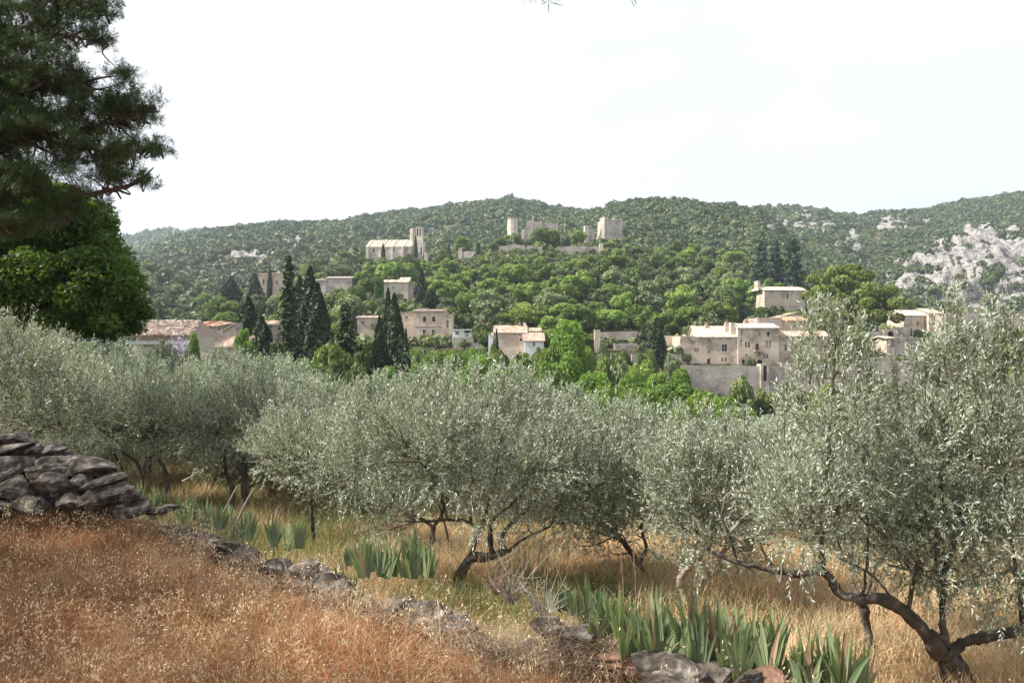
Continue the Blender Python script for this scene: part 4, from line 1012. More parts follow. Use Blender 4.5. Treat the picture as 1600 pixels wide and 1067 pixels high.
# --- conifers
def spindle(h, r, nq, size, seed, tip=.9, wob=.12, up=1.2, ragged=0.0):
    g = np.random.default_rng(seed)
    t = g.random(nq) ** .85; a = g.random(nq) * 2 * pi
    prof = r * np.sin(np.pi * np.clip(t * .86 + .12, 0, 1)) ** .75 * (1 - t ** 3 * .35)
    prof = np.where(t > .5, r * (1 - ((t - .5) / .5) ** 1.7) * .98 + .03, prof)
    prof = prof * (1 + wob * np.sin(a * 3 + t * 9) + wob * np.sin(a * 5 - t * 17)) * (1 - .35 * g.random(nq) ** 2 + ragged * (g.random(nq) - .5))
    pts = np.stack([prof * np.cos(a), prof * np.sin(a), t * h], 1)
    d = np.stack([np.cos(a), np.sin(a), .25 * np.ones(nq)], 1)
    N = unit(d + .7 * g.normal(size=d.shape)); V, Q = clumpquads(pts, N, size, .6)
    return V, Q, perleaf(nq)
def tiered(h, r, nq, size, seed, tiers=14, flat=.1, droop=.25, shape=1.0):
    g = np.random.default_rng(seed); pts = []; Ns = []
    per = nq // (tiers * 6)
    for k in range(tiers):
        t = (k + .5) / tiers; R = r * (1 - t) ** shape * (1 - .15 * g.random()) + .25
        a0 = g.random() * 6.28
        for j in range(6):
            a = a0 + j * pi / 3 + g.normal() * .25; L = R * (.6 + .5 * g.random())
            u = g.random(per) ** .7; off = g.normal(size=(per, 3)) * [.16 * R + .1, .16 * R + .1, flat * r * .5]
            p = np.stack([u * L * cos(a), u * L * sin(a), t * h + h * .03 - droop * u ** 1.5 * L * .6], 1) + off * (1 - .5 * u[:, None])
            pts.append(p); Ns.append(np.tile([0, 0, 1.], (per, 1)) + .45 * g.normal(size=(per, 3)) + .3 * np.array([cos(a), sin(a), 0]))
    pts = np.concatenate(pts); N = unit(np.concatenate(Ns)); V, Q = clumpquads(pts, N, size, .6)
    return V, Q, perleaf(len(pts))
def reg(kind, mat, gens, h, w_, trunk=.2):
    TREES[kind] = []
    for i, (V, Q, a) in enumerate(gens):
        cm = raw_mesh(kind + '_crown', V, Q, M[mat], {'v': a}); tb = MB()
        tube(tb, [(0, 0, -1.5), (0, 0, h * .5), (0, 0, h * .93)], [trunk, trunk * .6, .03], 6); tm = tb.mesh(kind + '_trunk', M['pinebark'], True)
        tv = np.concatenate(tb.V); tq = np.concatenate(tb.Q)
        one = raw_mesh(kind, np.vstack([V, tv]), np.vstack([Q, tq + len(V)]), [M[mat], M['pinebark']], {'v': np.concatenate([a, np.full(len(tv), .5)])}, midx=np.concatenate([np.zeros(len(Q)), np.ones(len(tq))]))
        TREES[kind].append((cm, tm, h, w_, one))
reg('cypress', 'cyp', [spindle(12, 1.3, 5200, .26, s) for s in (1, 2, 3)], 12, 2.6)
reg('fir', 'fir', [tiered(14, 2.6, 7500, .34, s, 19, .16, .35, .85) for s in (4, 5)], 14, 5.2)
reg('cedar', 'cedar', [tiered(16, 6.5, 6500, .62, s, 11, .14, .12, .55) for s in (6, 7)], 16, 13)
# umbrella pines: rounded pads on bare trunks
def pads(seed, h=15, r=6.5, npad=16, nq=7000, size=.36):
    g = np.random.default_rng(seed); pts = []; Ns = []; per = nq // npad
    for k in range(npad):
        a = g.random() * 2 * pi; rr = r * .72 * g.random() ** .5; zc = h * (.5 + .42 * g.random()) * (1 - .25 * (rr / r) ** 2); pr_ = r * g.uniform(.22, .36)
        d = unit(g.normal(size=(per, 3))); d[:, 2] = d[:, 2] * .9 + .2; d = unit(d)
        pts.append(np.array([rr * cos(a), rr * sin(a), zc]) + d * pr_ * np.array([1, 1, .55]) * (1 - .3 * g.random((per, 1)) ** 2)); Ns.append(d + .6 * g.normal(size=(per, 3)))
    pts = np.concatenate(pts); V, Q = clumpquads(pts, unit(np.concatenate(Ns)), size); return V, Q, perleaf(len(pts))
reg('pinepad', 'pine', [pads(s) for s in (11, 12, 13)], 15, 13, .22)
TREES['holmb'] = TREES['oak']
for a in VAL:
    ht(a[0], *a[1:5], label=a[5], name={'ash': 'ash_tree', 'maple': 'broadleaf_tree', 'oak': 'holm_oak', 'holmb': 'holm_oak', 'greytree': 'grey_green_tree', 'robinia': 'robinia_tree', 'pinepad': 'pine_tree'}[a[0]])
for px, pt, Y, wp, lb in [(388, 462, 108, 34, 'broad dark cypress left of the two tallest firs, rising over the shed'), (408, 490, 104, 34, 'lower dark cypress leaning against the broad one'),
    (484, 414, 112, 30, 'tall slender cypress just right of the tallest fir'), (468, 430, 118, 30, 'slender cypress between the fir and the tall slender cypress'),
    (496, 440, 106, 34, 'dark cypress at the right side of the tall conifer group'), (616, 456, 108, 28, 'tallest pointed cypress of the group before the barn'), (606, 448, 114, 22, 'thin cypress point behind the tallest of the barn group'),
    (593, 492, 104, 24, 'short pointed cypress at the left of the barn group'), (628, 505, 104, 20, 'narrow cypress at the right of the barn group'), (634, 512, 100, 14, 'thinnest cypress at the far right of the barn group'),
    (397, 426, 290, 16, 'small dark cypress left of the pink villa'), (421, 414, 292, 8, 'thin green cypress in front of the pink villa'), (657, 416, 235, 13, 'slim dark cypress right of the grey ivy house'),
    (1026, 495, 172, 24, 'broad dark cypress at the left end of the manor'), (1002, 462, 215, 9, 'slim cypress above the garden terraces'), (996, 464, 218, 8, 'second slim cypress above the garden terraces, left of its twin'),
    (838, 482, 215, 8, 'thin light green cypress above the tiled farmhouse'), (1115, 385, 350, 6, 'tiny thin cypress on the slope high above the manor'), (747, 376, 366, 7, 'small cypress beside the broken rampart'),
    (598, 378, 360, 6, 'small cypress in front of the church nave'), (649, 366, 366, 6, 'narrow cypress in front of the church bell tower'), (776, 512, 172, 8, 'small round topped cypress in front of the pink farmhouse'),
    (360, 432, 285, 26, 'dark cypress left of the villa over the slope'), (249, 470, 250, 8, 'thin dark cypress behind the tiled cottage'), (701, 380, 365, 6, 'tiny cypress on the spur between church and rampart'), (674, 452, 225, 20, 'dark squat conifer right of the slim cypress by the ivy house')]:
    ht('cypress', px, pt, Y, wp * (1.3 if wp > 12 else 1.1), lb, 'cypress', 'cypress_tree')
for px, pt, Y, wp, lb in [(450, 402, 102, 62, 'tallest dark fir with drooping tiers and a thin pointed top'), (540, 478, 96, 76, 'dark broad conifer with flat tiers right of the cypresses')]:
    ht('fir', px, pt, Y, wp, lb, 'fir', 'fir_tree')
for px, pt, Y, wp, lb in [(1190, 377, 300, 46, 'leftmost blue green cedar above the chapel'), (1213, 378, 306, 40, 'middle blue green cedar above the chapel'), (1241, 376, 296, 52, 'widest blue green cedar, right of its two neighbours')]:
    ht('cedar', px, pt, Y, wp, lb, 'cedar', 'cedar_tree')
for px, pt, Y, wp, lb in [(1318, 406, 216, 78, 'tallest umbrella pine with rounded green pads beside the chapel'), (1285, 420, 225, 60, 'umbrella pine partly hidden at the left of the pine group'), (1372, 436, 208, 66, 'umbrella pine at the right of the pine group'), (1345, 432, 212, 60, 'umbrella pine in the middle of the pine group'), (1300, 450, 200, 60, 'lowest umbrella pine at the front of the group')]:
    ht('pinepad', px, pt, Y, wp * 1.25, lb, 'pine', 'umbrella_pine')

# bushes along the manor's terrace and below walls
for px, pt, Y, wp in [(1078, 566, 176, 14), (1135, 569, 176.5, 18), (1165, 567, 176.5, 16), (1215, 567, 176.3, 14), (1228, 562, 176.3, 22), (1250, 558, 176.4, 30), (1275, 556, 176.4, 30), (1050, 556, 176, 18), (1060, 558, 175.5, 14), (1320, 556, 178, 34), (1350, 548, 190, 40), (1366, 545, 186, 30), (1420, 505, 214, 50), (1442, 512, 210, 40)]:
    ht('bush', px, pt, Y, wp, 'low green shrub growing along the top of the manor terrace', 'shrub', 'shrub', 'shrubs on the manor terrace', parts=False)

# ------------------------------------------------------------------ olives
def to3(l, Y): return [P(a[0], a[1], Y + (a[2] if len(a) > 2 else 0)) for a in l]
def olive(label, base, Y, limbs, crown, nsh, nlv=22, leaf=(.052, .0115), trunk_r=.07, mat='olive', bark='bark', seed=1, spikes=(), group=None, shl=.33, clusters=60, young=.0, loc=None):
    """limbs: list of ([(px,py,dY)...], r0, r1); crown: (px,py,rx,ry,dY,weight) ellipsoids in photo px at depth Y"""
    global rng
    keep = rng; rng = np.random.default_rng(seed)
    O = P(base[0], base[1], Y) if loc is None else np.array(loc)
    root = empty('olive_tree', O); tag(root, label, 'olive tree', group)
    tb = MB(); sk = []; skr = []
    for l, r0, r1 in limbs:
        p = smoothline(to3(l, Y), 6) - O
        p[1:-1] += rng.normal(size=(len(p) - 2, 3)) * .004
        tube(tb, p, .78 * np.linspace(r0, r1, len(p)) * (1 + .10 * np.sin(np.arange(len(p)) * .8 + seed)), 10, .38)
        sk.append(p); skr.append(np.linspace(r0, r1, len(p)))
    tb.build('trunk', M[bark], root, True)
    sk = np.concatenate(sk); 
    hi = sk[:, 2] > (np.quantile(sk[:, 2], .3))
    sk2 = sk[hi]; skr2 = np.concatenate(skr)[hi]
    s = Y / F
    E = np.array([(*(P(c[0], c[1], Y + c[4]) - O), c[2] * s * .9, c[3] * s * .8) for c in crown]); E[:, 2] -= .12; wt = np.array([c[5] for c in crown], float)
    # cluster centres
    ci = rng.choice(len(E), clusters, p=wt / wt.sum()); d = randdir(clusters) * (rng.random((clusters, 1)) ** .4)
    rz_ = E[ci, 4]; rx_ = E[ci, 3]
    CC = E[ci, :3] + d * np.stack([rx_, np.minimum(rx_, 1.6) * .95, rz_], 1)
    br = MB()
    for c in CC:
        dd = np.linalg.norm(sk2 - c, axis=1) + .6 * np.maximum(0, sk2[:, 2] - c[2]); j = dd.argmin(); a = sk2[j]
        mid = a * .5 + c * .5 + np.array([0, 0, .06]) + rng.normal(size=3) * .08
        tube(br, smoothline([a, mid, c, c + unit((c - mid)[None])[0] * .12 + [0, 0, .15]], 4), np.linspace(min(.016, skr2[j] * .8), .003, 13), 4)
    # shoots
    near = rng.choice(clusters, nsh); base_ = CC[near] + rng.normal(size=(nsh, 3)) * np.array([.16, .16, .13]) * (1 + s * 20)
    ce = ci[near]; outd = (base_ - E[ce, :3]) / np.stack([E[ce, 3], E[ce, 3], E[ce, 4]], 1)
    on = np.linalg.norm(outd, axis=1)
    ok = on < 1.05; base_, outd, on = base_[ok], outd[ok], on[ok]; n = len(base_)
    dirn = unit(unit(outd) * .55 + np.array([0, 0, .75]) + .38 * rng.normal(size=(n, 3)) + np.where(outd[:, 2:3] < -.3, [[0, 0, -.9]], [[0, 0, 0]]))
    Ls = shl * (.55 + .7 * rng.random(n)) * (1 + .5 * np.clip(outd[:, 2], 0, 1))
    if len(spikes):
        sb = []; sd = []; sL = []
        for (px, py, pyt, dY) in spikes:
            b = P(px, py, Y + dY) - O; t = P(px, pyt, Y + dY) - O; L = t[2] - b[2]
            tube(br, smoothline([b, (b + t) / 2 + rng.normal(size=3) * .03, t], 4), np.linspace(.009, .0025, 9), 4)
            m_ = int(10 + 16 * L)
            for k in range(m_):
                u = rng.random() ** .8; p_ = b + (t - b) * u
                sb.append(p_ + rng.normal(size=3) * .01); sd.append(unit((np.array([0, 0, .9]) + rng.normal(size=3) * .42)[None])[0]); sL.append(min(shl * .8, .12 + (1 - u) * .35))
        base_ = np.vstack([base_, sb]); dirn = np.vstack([dirn, sd]); Ls = np.append(Ls, sL); n = len(base_)
    bend = np.array([0, 0, .12]) + rng.normal(size=(n, 3)) * .12
    # stems
    m_ = 3; tt = np.linspace(0, 1, m_ + 1)
    SP = base_[:, None] + dirn[:, None] * (Ls[:, None] * tt)[..., None] + bend[:, None] * (Ls[:, None] * tt ** 2)[..., None] * .8
    S1 = unit(np.cross(dirn, randdir(n)))[:, None] * np.linspace(.0026, .001, m_ + 1)[None, :, None] * max(1, Y / 9)
    Vs = np.stack([SP - S1, SP + S1], 2).reshape(-1, 3); q = []
    bidx = np.arange(n)[:, None] * (2 * (m_ + 1)) + np.arange(m_)[None] * 2
    bidx = bidx.ravel(); Qs = np.stack([bidx, bidx + 1, bidx + 3, bidx + 2], 1)
    br.add(Vs, Qs); br.build('branches', M['twig'], root)
    t = np.tile((np.arange(nlv) + .8) / nlv, (n, 1)) * 1.0; t = t + rng.normal(size=t.shape) * .015
    LB = base_[:, None] + dirn[:, None] * (Ls[:, None] * t)[..., None] + bend[:, None] * (Ls[:, None] * t ** 2)[..., None] * .8
    ax = unit(dirn[:, None] + bend[:, None] * 1.6 * t[..., None])
    sd0 = unit(np.cross(dirn, randdir(n))); sd1 = np.cross(dirn, sd0)
    ph = (np.arange(nlv) // 2) * (pi / 2) + (np.arange(nlv) % 2) * pi
    side = sd0[:, None] * np.cos(ph)[None, :, None] + sd1[:, None] * np.sin(ph)[None, :, None]
    D = unit(ax * (.75 + .4 * t[..., None]) + side * .75 + .22 * rng.normal(size=side.shape)).reshape(-1, 3)
    LB = LB.reshape(-1, 3); N_ = len(LB)
    V, Q = leafquads(LB, D, leaf[0] * (.7 + .5 * rng.random(N_)), leaf[1] * (.8 + .4 * rng.random(N_)))
    mi = None; mats = [M[mat]]
    me = raw_mesh('foliage', V, Q, mats, {'v': perleaf(N_)})
    add('foliage', me, root)
    rng = keep
    return root

olive('wide spreading olive in the centre with a low trunk leaning right', (715, 925), 10.5,
  [([(712, 930), (718, 900), (735, 873), (765, 868), (790, 862)], .10, .055), ([(770, 868), (766, 845), (770, 815), (790, 795), (812, 775), (830, 740)], .045, .02),
   ([(788, 862), (783, 840), (795, 822), (820, 800), (850, 770, .3), (880, 740, .5)], .045, .018), ([(722, 905), (735, 865), (752, 825), (762, 790), (775, 740, -.3), (780, 690, -.3)], .045, .015),
   ([(750, 830), (730, 815), (700, 812), (650, 815)], .03, .018), ([(792, 862), (815, 845), (838, 832), (860, 822)], .03, .012), ([(700, 812), (690, 780), (672, 740), (640, 700), (600, 655), (560, 630)], .03, .008),
   ([(735, 815), (738, 760), (735, 700), (730, 640)], .02, .008)],
  [(680, 690, 130, 95, 0, 3), (570, 700, 95, 80, .3, 1.6), (800, 690, 115, 95, 0, 2.6), (730, 640, 160, 68, .2, 2.6), (880, 745, 75, 60, 0, 1), (640, 780, 80, 40, -.2, .6), (530, 750, 60, 40, 0, .4), (590, 795, 60, 40, -.2, .5), (850, 800, 60, 38, -.1, .5), (760, 780, 60, 40, -.5, .4)], 3600, seed=21, clusters=105, leaf=(.056, .0125),
  spikes=[(700, 640, 575, 0), (740, 640, 578, .2), (780, 640, 572, 0), (830, 650, 590, .1), (640, 650, 600, 0), (860, 660, 600, .2), (600, 660, 590, .2), (560, 680, 600, 0), (670, 640, 584, 0), (810, 640, 583, 0)])
olive('second olive behind the centre one, its dark upright trunk forking at knee height', (677, 885), 12.5,
  [([(677, 890), (676, 850), (677, 820)], .06, .05), ([(677, 822), (660, 812), (645, 800), (640, 760)], .035, .015), ([(677, 822), (692, 800), (690, 760), (680, 700)], .035, .012), ([(710, 890), (702, 850), (690, 800), (670, 740)], .03, .01)],
  [(640, 700, 90, 80, 0, 2), (700, 720, 80, 60, 0, 1)], 900, seed=22, clusters=40, leaf=(.06, .013))
olive('slim olive right of the centre one with a dark forked trunk over straw grass', (1020, 930), 11,
  [([(1022, 935), (1010, 900), (998, 880), (980, 855), (962, 835), (950, 822)], .06, .03), ([(998, 880), (1010, 855), (1002, 825), (1010, 780), (1000, 700)], .04, .012), ([(958, 830), (940, 790), (930, 720)], .025, .01)],
  [(950, 735, 90, 85, 0, 2.5), (1010, 750, 75, 80, .2, 1.6), (900, 775, 50, 60, 0, .8), (975, 680, 60, 40, .2, 1), (990, 815, 55, 38, .3, .7), (905, 810, 60, 36, .3, .8), (950, 825, 50, 30, .5, .5)], 2300, seed=23, clusters=80, leaf=(.058, .0128),
  spikes=[(925, 690, 632, 0), (955, 680, 640, 0), (985, 670, 628, 0), (1020, 690, 650, 0), (900, 710, 655, 0)])
olive('pale barked olive with twisted trunks and stubby pruned limbs behind the iris clump', (1080, 965), 9.8,
  [([(1076, 975), (1070, 930), (1062, 905), (1082, 878), (1096, 870)], .055, .045), ([(1090, 960), (1090, 920), (1100, 902), (1118, 893)], .05, .04), ([(1108, 900), (1125, 885), (1127, 865), (1150, 848), (1168, 862), (1176, 850), (1180, 820), (1178, 770)], .042, .015),
   ([(1096, 870), (1105, 840), (1095, 790), (1080, 720)], .03, .01)],
  [(1080, 750, 85, 85, 0, 2.4), (1140, 745, 75, 85, .2, 2), (1050, 715, 60, 50, 0, 1), (1110, 815, 90, 45, -.2, .8), (1050, 825, 60, 36, .4, .7), (1150, 835, 60, 34, .4, .6)], 2400, seed=24, clusters=80, bark='barkpale', leaf=(.056, .0122),
  spikes=[(1060, 690, 635, 0), (1100, 690, 642, 0), (1135, 685, 650, 0), (1165, 690, 655, 0)])
olive('nearest olive at the right with a thick black forked trunk and long left limb', (1480, 1110), 7.2,
  [([(1490, 1120), (1488, 1060), (1482, 1030), (1470, 1015)], .13, .105), ([(1472, 1025), (1448, 992), (1420, 960), (1385, 938), (1350, 936)], .095, .06), ([(1352, 937), (1318, 930), (1300, 908), (1283, 893), (1250, 897), (1222, 893)], .055, .038),
   ([(1222, 893), (1190, 888), (1150, 878), (1125, 868), (1105, 855)], .034, .018), ([(1285, 893), (1284, 850), (1287, 800), (1293, 720), (1300, 640), (1303, 580), (1308, 520)], .035, .006), ([(1150, 876), (1140, 840), (1124, 795), (1112, 750)], .022, .008),
   ([(1478, 1022), (1510, 1002), (1550, 995), (1600, 982), (1680, 975)], .075, .045), ([(1476, 1010), (1473, 960), (1476, 900), (1488, 850), (1505, 800), (1530, 730), (1550, 640)], .05, .008), ([(1474, 940), (1464, 870), (1468, 800), (1475, 700), (1490, 600)], .032, .008),
   ([(1455, 985), (1490, 1015), (1515, 1050), (1540, 1100)], .03, .022), ([(1395, 935), (1370, 905), (1340, 885), (1310, 872)], .016, .008), ([(1345, 935), (1352, 905), (1355, 870), (1356, 800), (1350, 720)], .02, .007), ([(1420, 950), (1432, 880), (1432, 800), (1430, 720)], .024, .007),
   ([(1600, 982), (1590, 900), (1575, 820), (1570, 740)], .03, .008)],
  [(1298, 660, 70, 130, 0, 3), (1345, 760, 80, 110, .2, 2.2), (1250, 790, 70, 85, -.1, 1.6), (1460, 700, 90, 120, .1, 3), (1555, 690, 85, 140, 0, 3), (1520, 830, 110, 90, -.1, 2.6), (1420, 840, 80, 70, .2, 1.5), (1580, 900, 60, 60, -.2, 1), (1190, 800, 55, 70, 0, .9), (1640, 760, 70, 150, 0, 1.4), (1300, 560, 34, 60, 0, .6), (1490, 570, 40, 60, 0, .6)],
  4400, nlv=22, seed=25, clusters=185, leaf=(.054, .0115), shl=.36,
  spikes=[(1265, 600, 488, 0), (1285, 600, 478, .1), (1300, 610, 486, 0), (1318, 600, 490, 0), (1340, 600, 505, .1), (1250, 640, 540, 0), (1355, 640, 540, 0), (1480, 590, 454, 0), (1495, 600, 490, 0), (1462, 620, 520, 0), (1550, 600, 470, 0), (1570, 600, 505, 0), (1590, 610, 520, 0),
          (1525, 620, 520, .1), (1430, 650, 560, 0), (1400, 680, 585, .1), (1375, 690, 600, 0), (1610, 600, 500, 0), (1225, 690, 610, 0), (1510, 600, 530, 0), (1445, 640, 548, 0), (1540, 600, 500, .2)])
olive('thin black trunk with white scars standing under the long limb of the nearest olive', (1372, 1060), 7.9,
  [([(1374, 1075), (1366, 1030), (1356, 985), (1348, 950), (1342, 935)], .06, .05), ([(1345, 945), (1330, 900, .3), (1330, 840, .5), (1320, 760, .6)], .03, .012), ([(1346, 945), (1370, 880, .5), (1390, 800, .6)], .025, .01)],
  [(1340, 790, 80, 80, .6, 1.5), (1400, 770, 70, 80, .7, 1)], 800, seed=26, clusters=34)
olive('pale pinkish barked olive behind the nearest one at the right', (1465, 975), 11.5,
  [([(1470, 985), (1468, 930), (1470, 880), (1468, 840)], .055, .035), ([(1470, 880), (1490, 850), (1508, 800)], .03, .01), ([(1468, 850), (1450, 820), (1430, 780)], .02, .01)],
  [(1470, 760, 110, 95, 0, 2), (1400, 740, 80, 90, 0, 1.5), (1560, 740, 100, 100, 0, 1.5)], 2000, seed=27, clusters=70, bark='barkpale', leaf=(.06, .013))
olive('small olive left of the centre with a crooked low trunk above tall grass', (490, 845), 13,
  [([(492, 855), (488, 820), (484, 780), (470, 768), (455, 755)], .055, .025), ([(486, 790), (495, 760), (500, 700)], .03, .012), ([(484, 782), (515, 775), (540, 760)], .025, .012)],
  [(490, 700, 75, 65, 0, 2), (440, 690, 60, 60, .2, 1.2), (530, 740, 50, 40, 0, .8)], 1500, seed=28, clusters=60, leaf=(.062, .0135), spikes=[(440, 650, 605, 0), (480, 650, 598, 0), (510, 660, 610, 0)])
olive('olive at the left with two dark slanting trunks over sunlit yellow grass', (380, 790), 16.5,
  [([(384, 795), (382, 765), (380, 735), (384, 705)], .08, .06), ([(362, 790), (362, 760), (353, 735), (350, 700)], .06, .04), ([(384, 770), (405, 740), (430, 715), (450, 700)], .05, .02), ([(384, 706), (400, 670), (420, 640)], .04, .015), ([(352, 705), (330, 670), (310, 640)], .035, .015)],
  [(370, 650, 90, 62, 0, 2), (430, 655, 60, 55, 0, 1.3), (310, 665, 60, 50, 0, 1.2), (370, 610, 80, 40, .3, 1.3)], 1900, seed=29, clusters=80, leaf=(.068, .015), shl=.45, spikes=[(340, 610, 575, 0), (380, 605, 570, 0), (410, 610, 572, 0), (300, 620, 585, 0)])
olive('olive behind the stone heap with thin crossing trunks', (225, 775), 16,
  [([(210, 790), (222, 755), (215, 725), (190, 705)], .05, .03), ([(180, 770), (192, 740), (180, 712), (176, 690)], .045, .02), ([(222, 755), (228, 715), (228, 690)], .04, .02), ([(262, 770), (258, 735), (245, 712), (235, 690)], .06, .03), ([(215, 745), (200, 745), (190, 738)], .02, .015)],
  [(210, 645, 80, 60, 0, 2), (270, 650, 65, 55, 0, 1.5), (150, 650, 60, 60, .2, 1.3), (210, 605, 90, 36, .4, 1.2)], 1900, seed=30, clusters=80, leaf=(.068, .015), shl=.45, spikes=[(180, 600, 560, 0), (230, 600, 555, 0), (270, 605, 565, 0)])
olive('dense dark olive at the left edge right above the heap of stones', (40, 720), 14,
  [([(60, 740), (50, 690), (40, 640)], .08, .04), ([(50, 690), (90, 640), (120, 600)], .04, .015), ([(45, 660), (20, 610), (0, 560)], .04, .015)],
  [(50, 620, 90, 80, 0, 2), (110, 640, 60, 55, -.2, 1.4), (0, 570, 80, 60, 0, 1.5), (-40, 650, 80, 90, 0, 1)], 2200, seed=31, clusters=80, leaf=(.066, .0145), shl=.45, spikes=[(20, 560, 505, 0), (50, 570, 515, 0), (0, 545, 490, 0), (-20, 545, 485, 0), (85, 590, 545, 0)])

# back rows: copies of three generic olives
def generic(seed):
    Yg = 20.0; s = F / Yg
    # built round px 800, base z -3.6
    bpy_ = HOR + 3.4 * s
    r = olive('generic', (800, bpy_), Yg, [([(800, bpy_ + 10), (803, bpy_ - 30), (795, bpy_ - 60)], .11, .08), ([(797, bpy_ - 50), (770, bpy_ - 85), (745, bpy_ - 120)], .06, .02), ([(797, bpy_ - 55), (820, bpy_ - 90), (850, bpy_ - 120)], .06, .02), ([(797, bpy_ - 50), (800, bpy_ - 110), (803, bpy_ - 160)], .05, .015)],
      [(800, bpy_ - 125, 88, 62, 0, 3), (755, bpy_ - 110, 60, 45, -.2, 1.4), (848, bpy_ - 110, 60, 48, .2, 1.4), (800, bpy_ - 165, 60, 36, 0, 1.2), (760, bpy_ - 72, 60, 40, 0, .9), (845, bpy_ - 75, 60, 40, 0, .9)], 2200, seed=seed, clusters=90, leaf=(.078, .018), shl=.5,
      spikes=[(770 + 12 * k, bpy_ - 165, bpy_ - 210 - 8 * (k % 3), .1 * (k % 4 - 2)) for k in range(6)])
    return r
gens = [generic(41), generic(42), generic(43)]
used = set()
def topz(r):
    f = [c for c in r.children if c.name.startswith('foliage')][0]; a = np.empty(len(f.data.vertices) * 3, np.float32); f.data.vertices.foreach_get('co', a); return float(np.quantile(a[2::3], .997))
GT = [topz(g) for g in gens]; print('generic olive tops', GT)
def copyolive(k, px, Y, hscale, wscale, label, group):
    src = gens[k % 3]; x = (px - 800) / F * Y; z = float(gz(px, Y)) if Y >= 30 else float(blend_near(np.array(x), np.array(Y)))
    if k % 3 not in used: r = src; used.add(k % 3)
    else:
        r = src.copy(); sc.collection.objects.link(r)
        for ch in src.children:
            c = ch.copy(); sc.collection.objects.link(c); c.parent = r
    r.location = (x, Y, z); r.rotation_euler = (0, 0, random.uniform(0, 6.28)); r.scale = (wscale, wscale, hscale)
    r['label'] = label; r['group'] = group
row = [
 # px, Y, top py, width m
 (20, 19, 500, 4.6), (95, 21, 522, 4.6), (165, 24, 536, 4.8), (235, 21, 548, 4.4), (300, 24, 548, 4.8), (345, 20, 560, 4.2), (400, 22, 560, 4.6), (455, 24, 556, 4.6), (425, 18, 590, 3.8), (500, 20, 590, 4.2), (545, 23, 592, 4.4), (595, 18, 584, 4.0),
 (120, 17, 560, 4.0), (255, 28, 535, 5.2), (350, 30, 545, 5.2), (450, 31, 548, 5.2), (180, 30, 528, 5.2), (60, 27, 505, 5.2)]
for i, (px, Y, pt, wm) in enumerate(row):
    zg = float(gz(px, Y)) if Y >= 30 else float(blend_near(np.array((px - 800) / F * Y), np.array(Y)))
    h_ = zpy(pt + random.uniform(-6, 14), Y) - zg
    copyolive(i, px, Y, h_ / GT[i % 3], wm / 4.2, 'silvery olive in the dense rows at the left, behind the stone heap', 'olives in rows on the left terraces')
row2 = [(655, 17, 600, 4), (720, 21, 606, 4.4), (880, 15.5, 602, 3.8), (845, 20, 612, 4.2), (935, 19, 655, 4), (1000, 17, 650, 3.8), (1060, 21, 655, 4), (1130, 17, 655, 3.8), (1190, 14, 655, 3.6), (1240, 18, 645, 4), (1340, 15, 600, 3.6), (1400, 18, 618, 4), (1450, 14, 620, 3.6), (1520, 17, 600, 4), (1590, 14, 590, 4), (1650, 18, 590, 4.2), (1200, 23, 650, 4.2), (1310, 22, 640, 4.4), (960, 24, 665, 4.4), (1080, 26, 668, 4.4)]
for i, (px, Y, pt, wm) in enumerate(row2):
    zg = float(blend_near(np.array((px - 800) / F * Y), np.array(Y)))
    h_ = zpy(pt, Y) - zg
    copyolive(i + 1, px, Y, h_ / GT[(i + 1) % 3], wm / 4.2, 'silvery olive in the rows behind the centre and right trees', 'olives in rows behind the front trees')

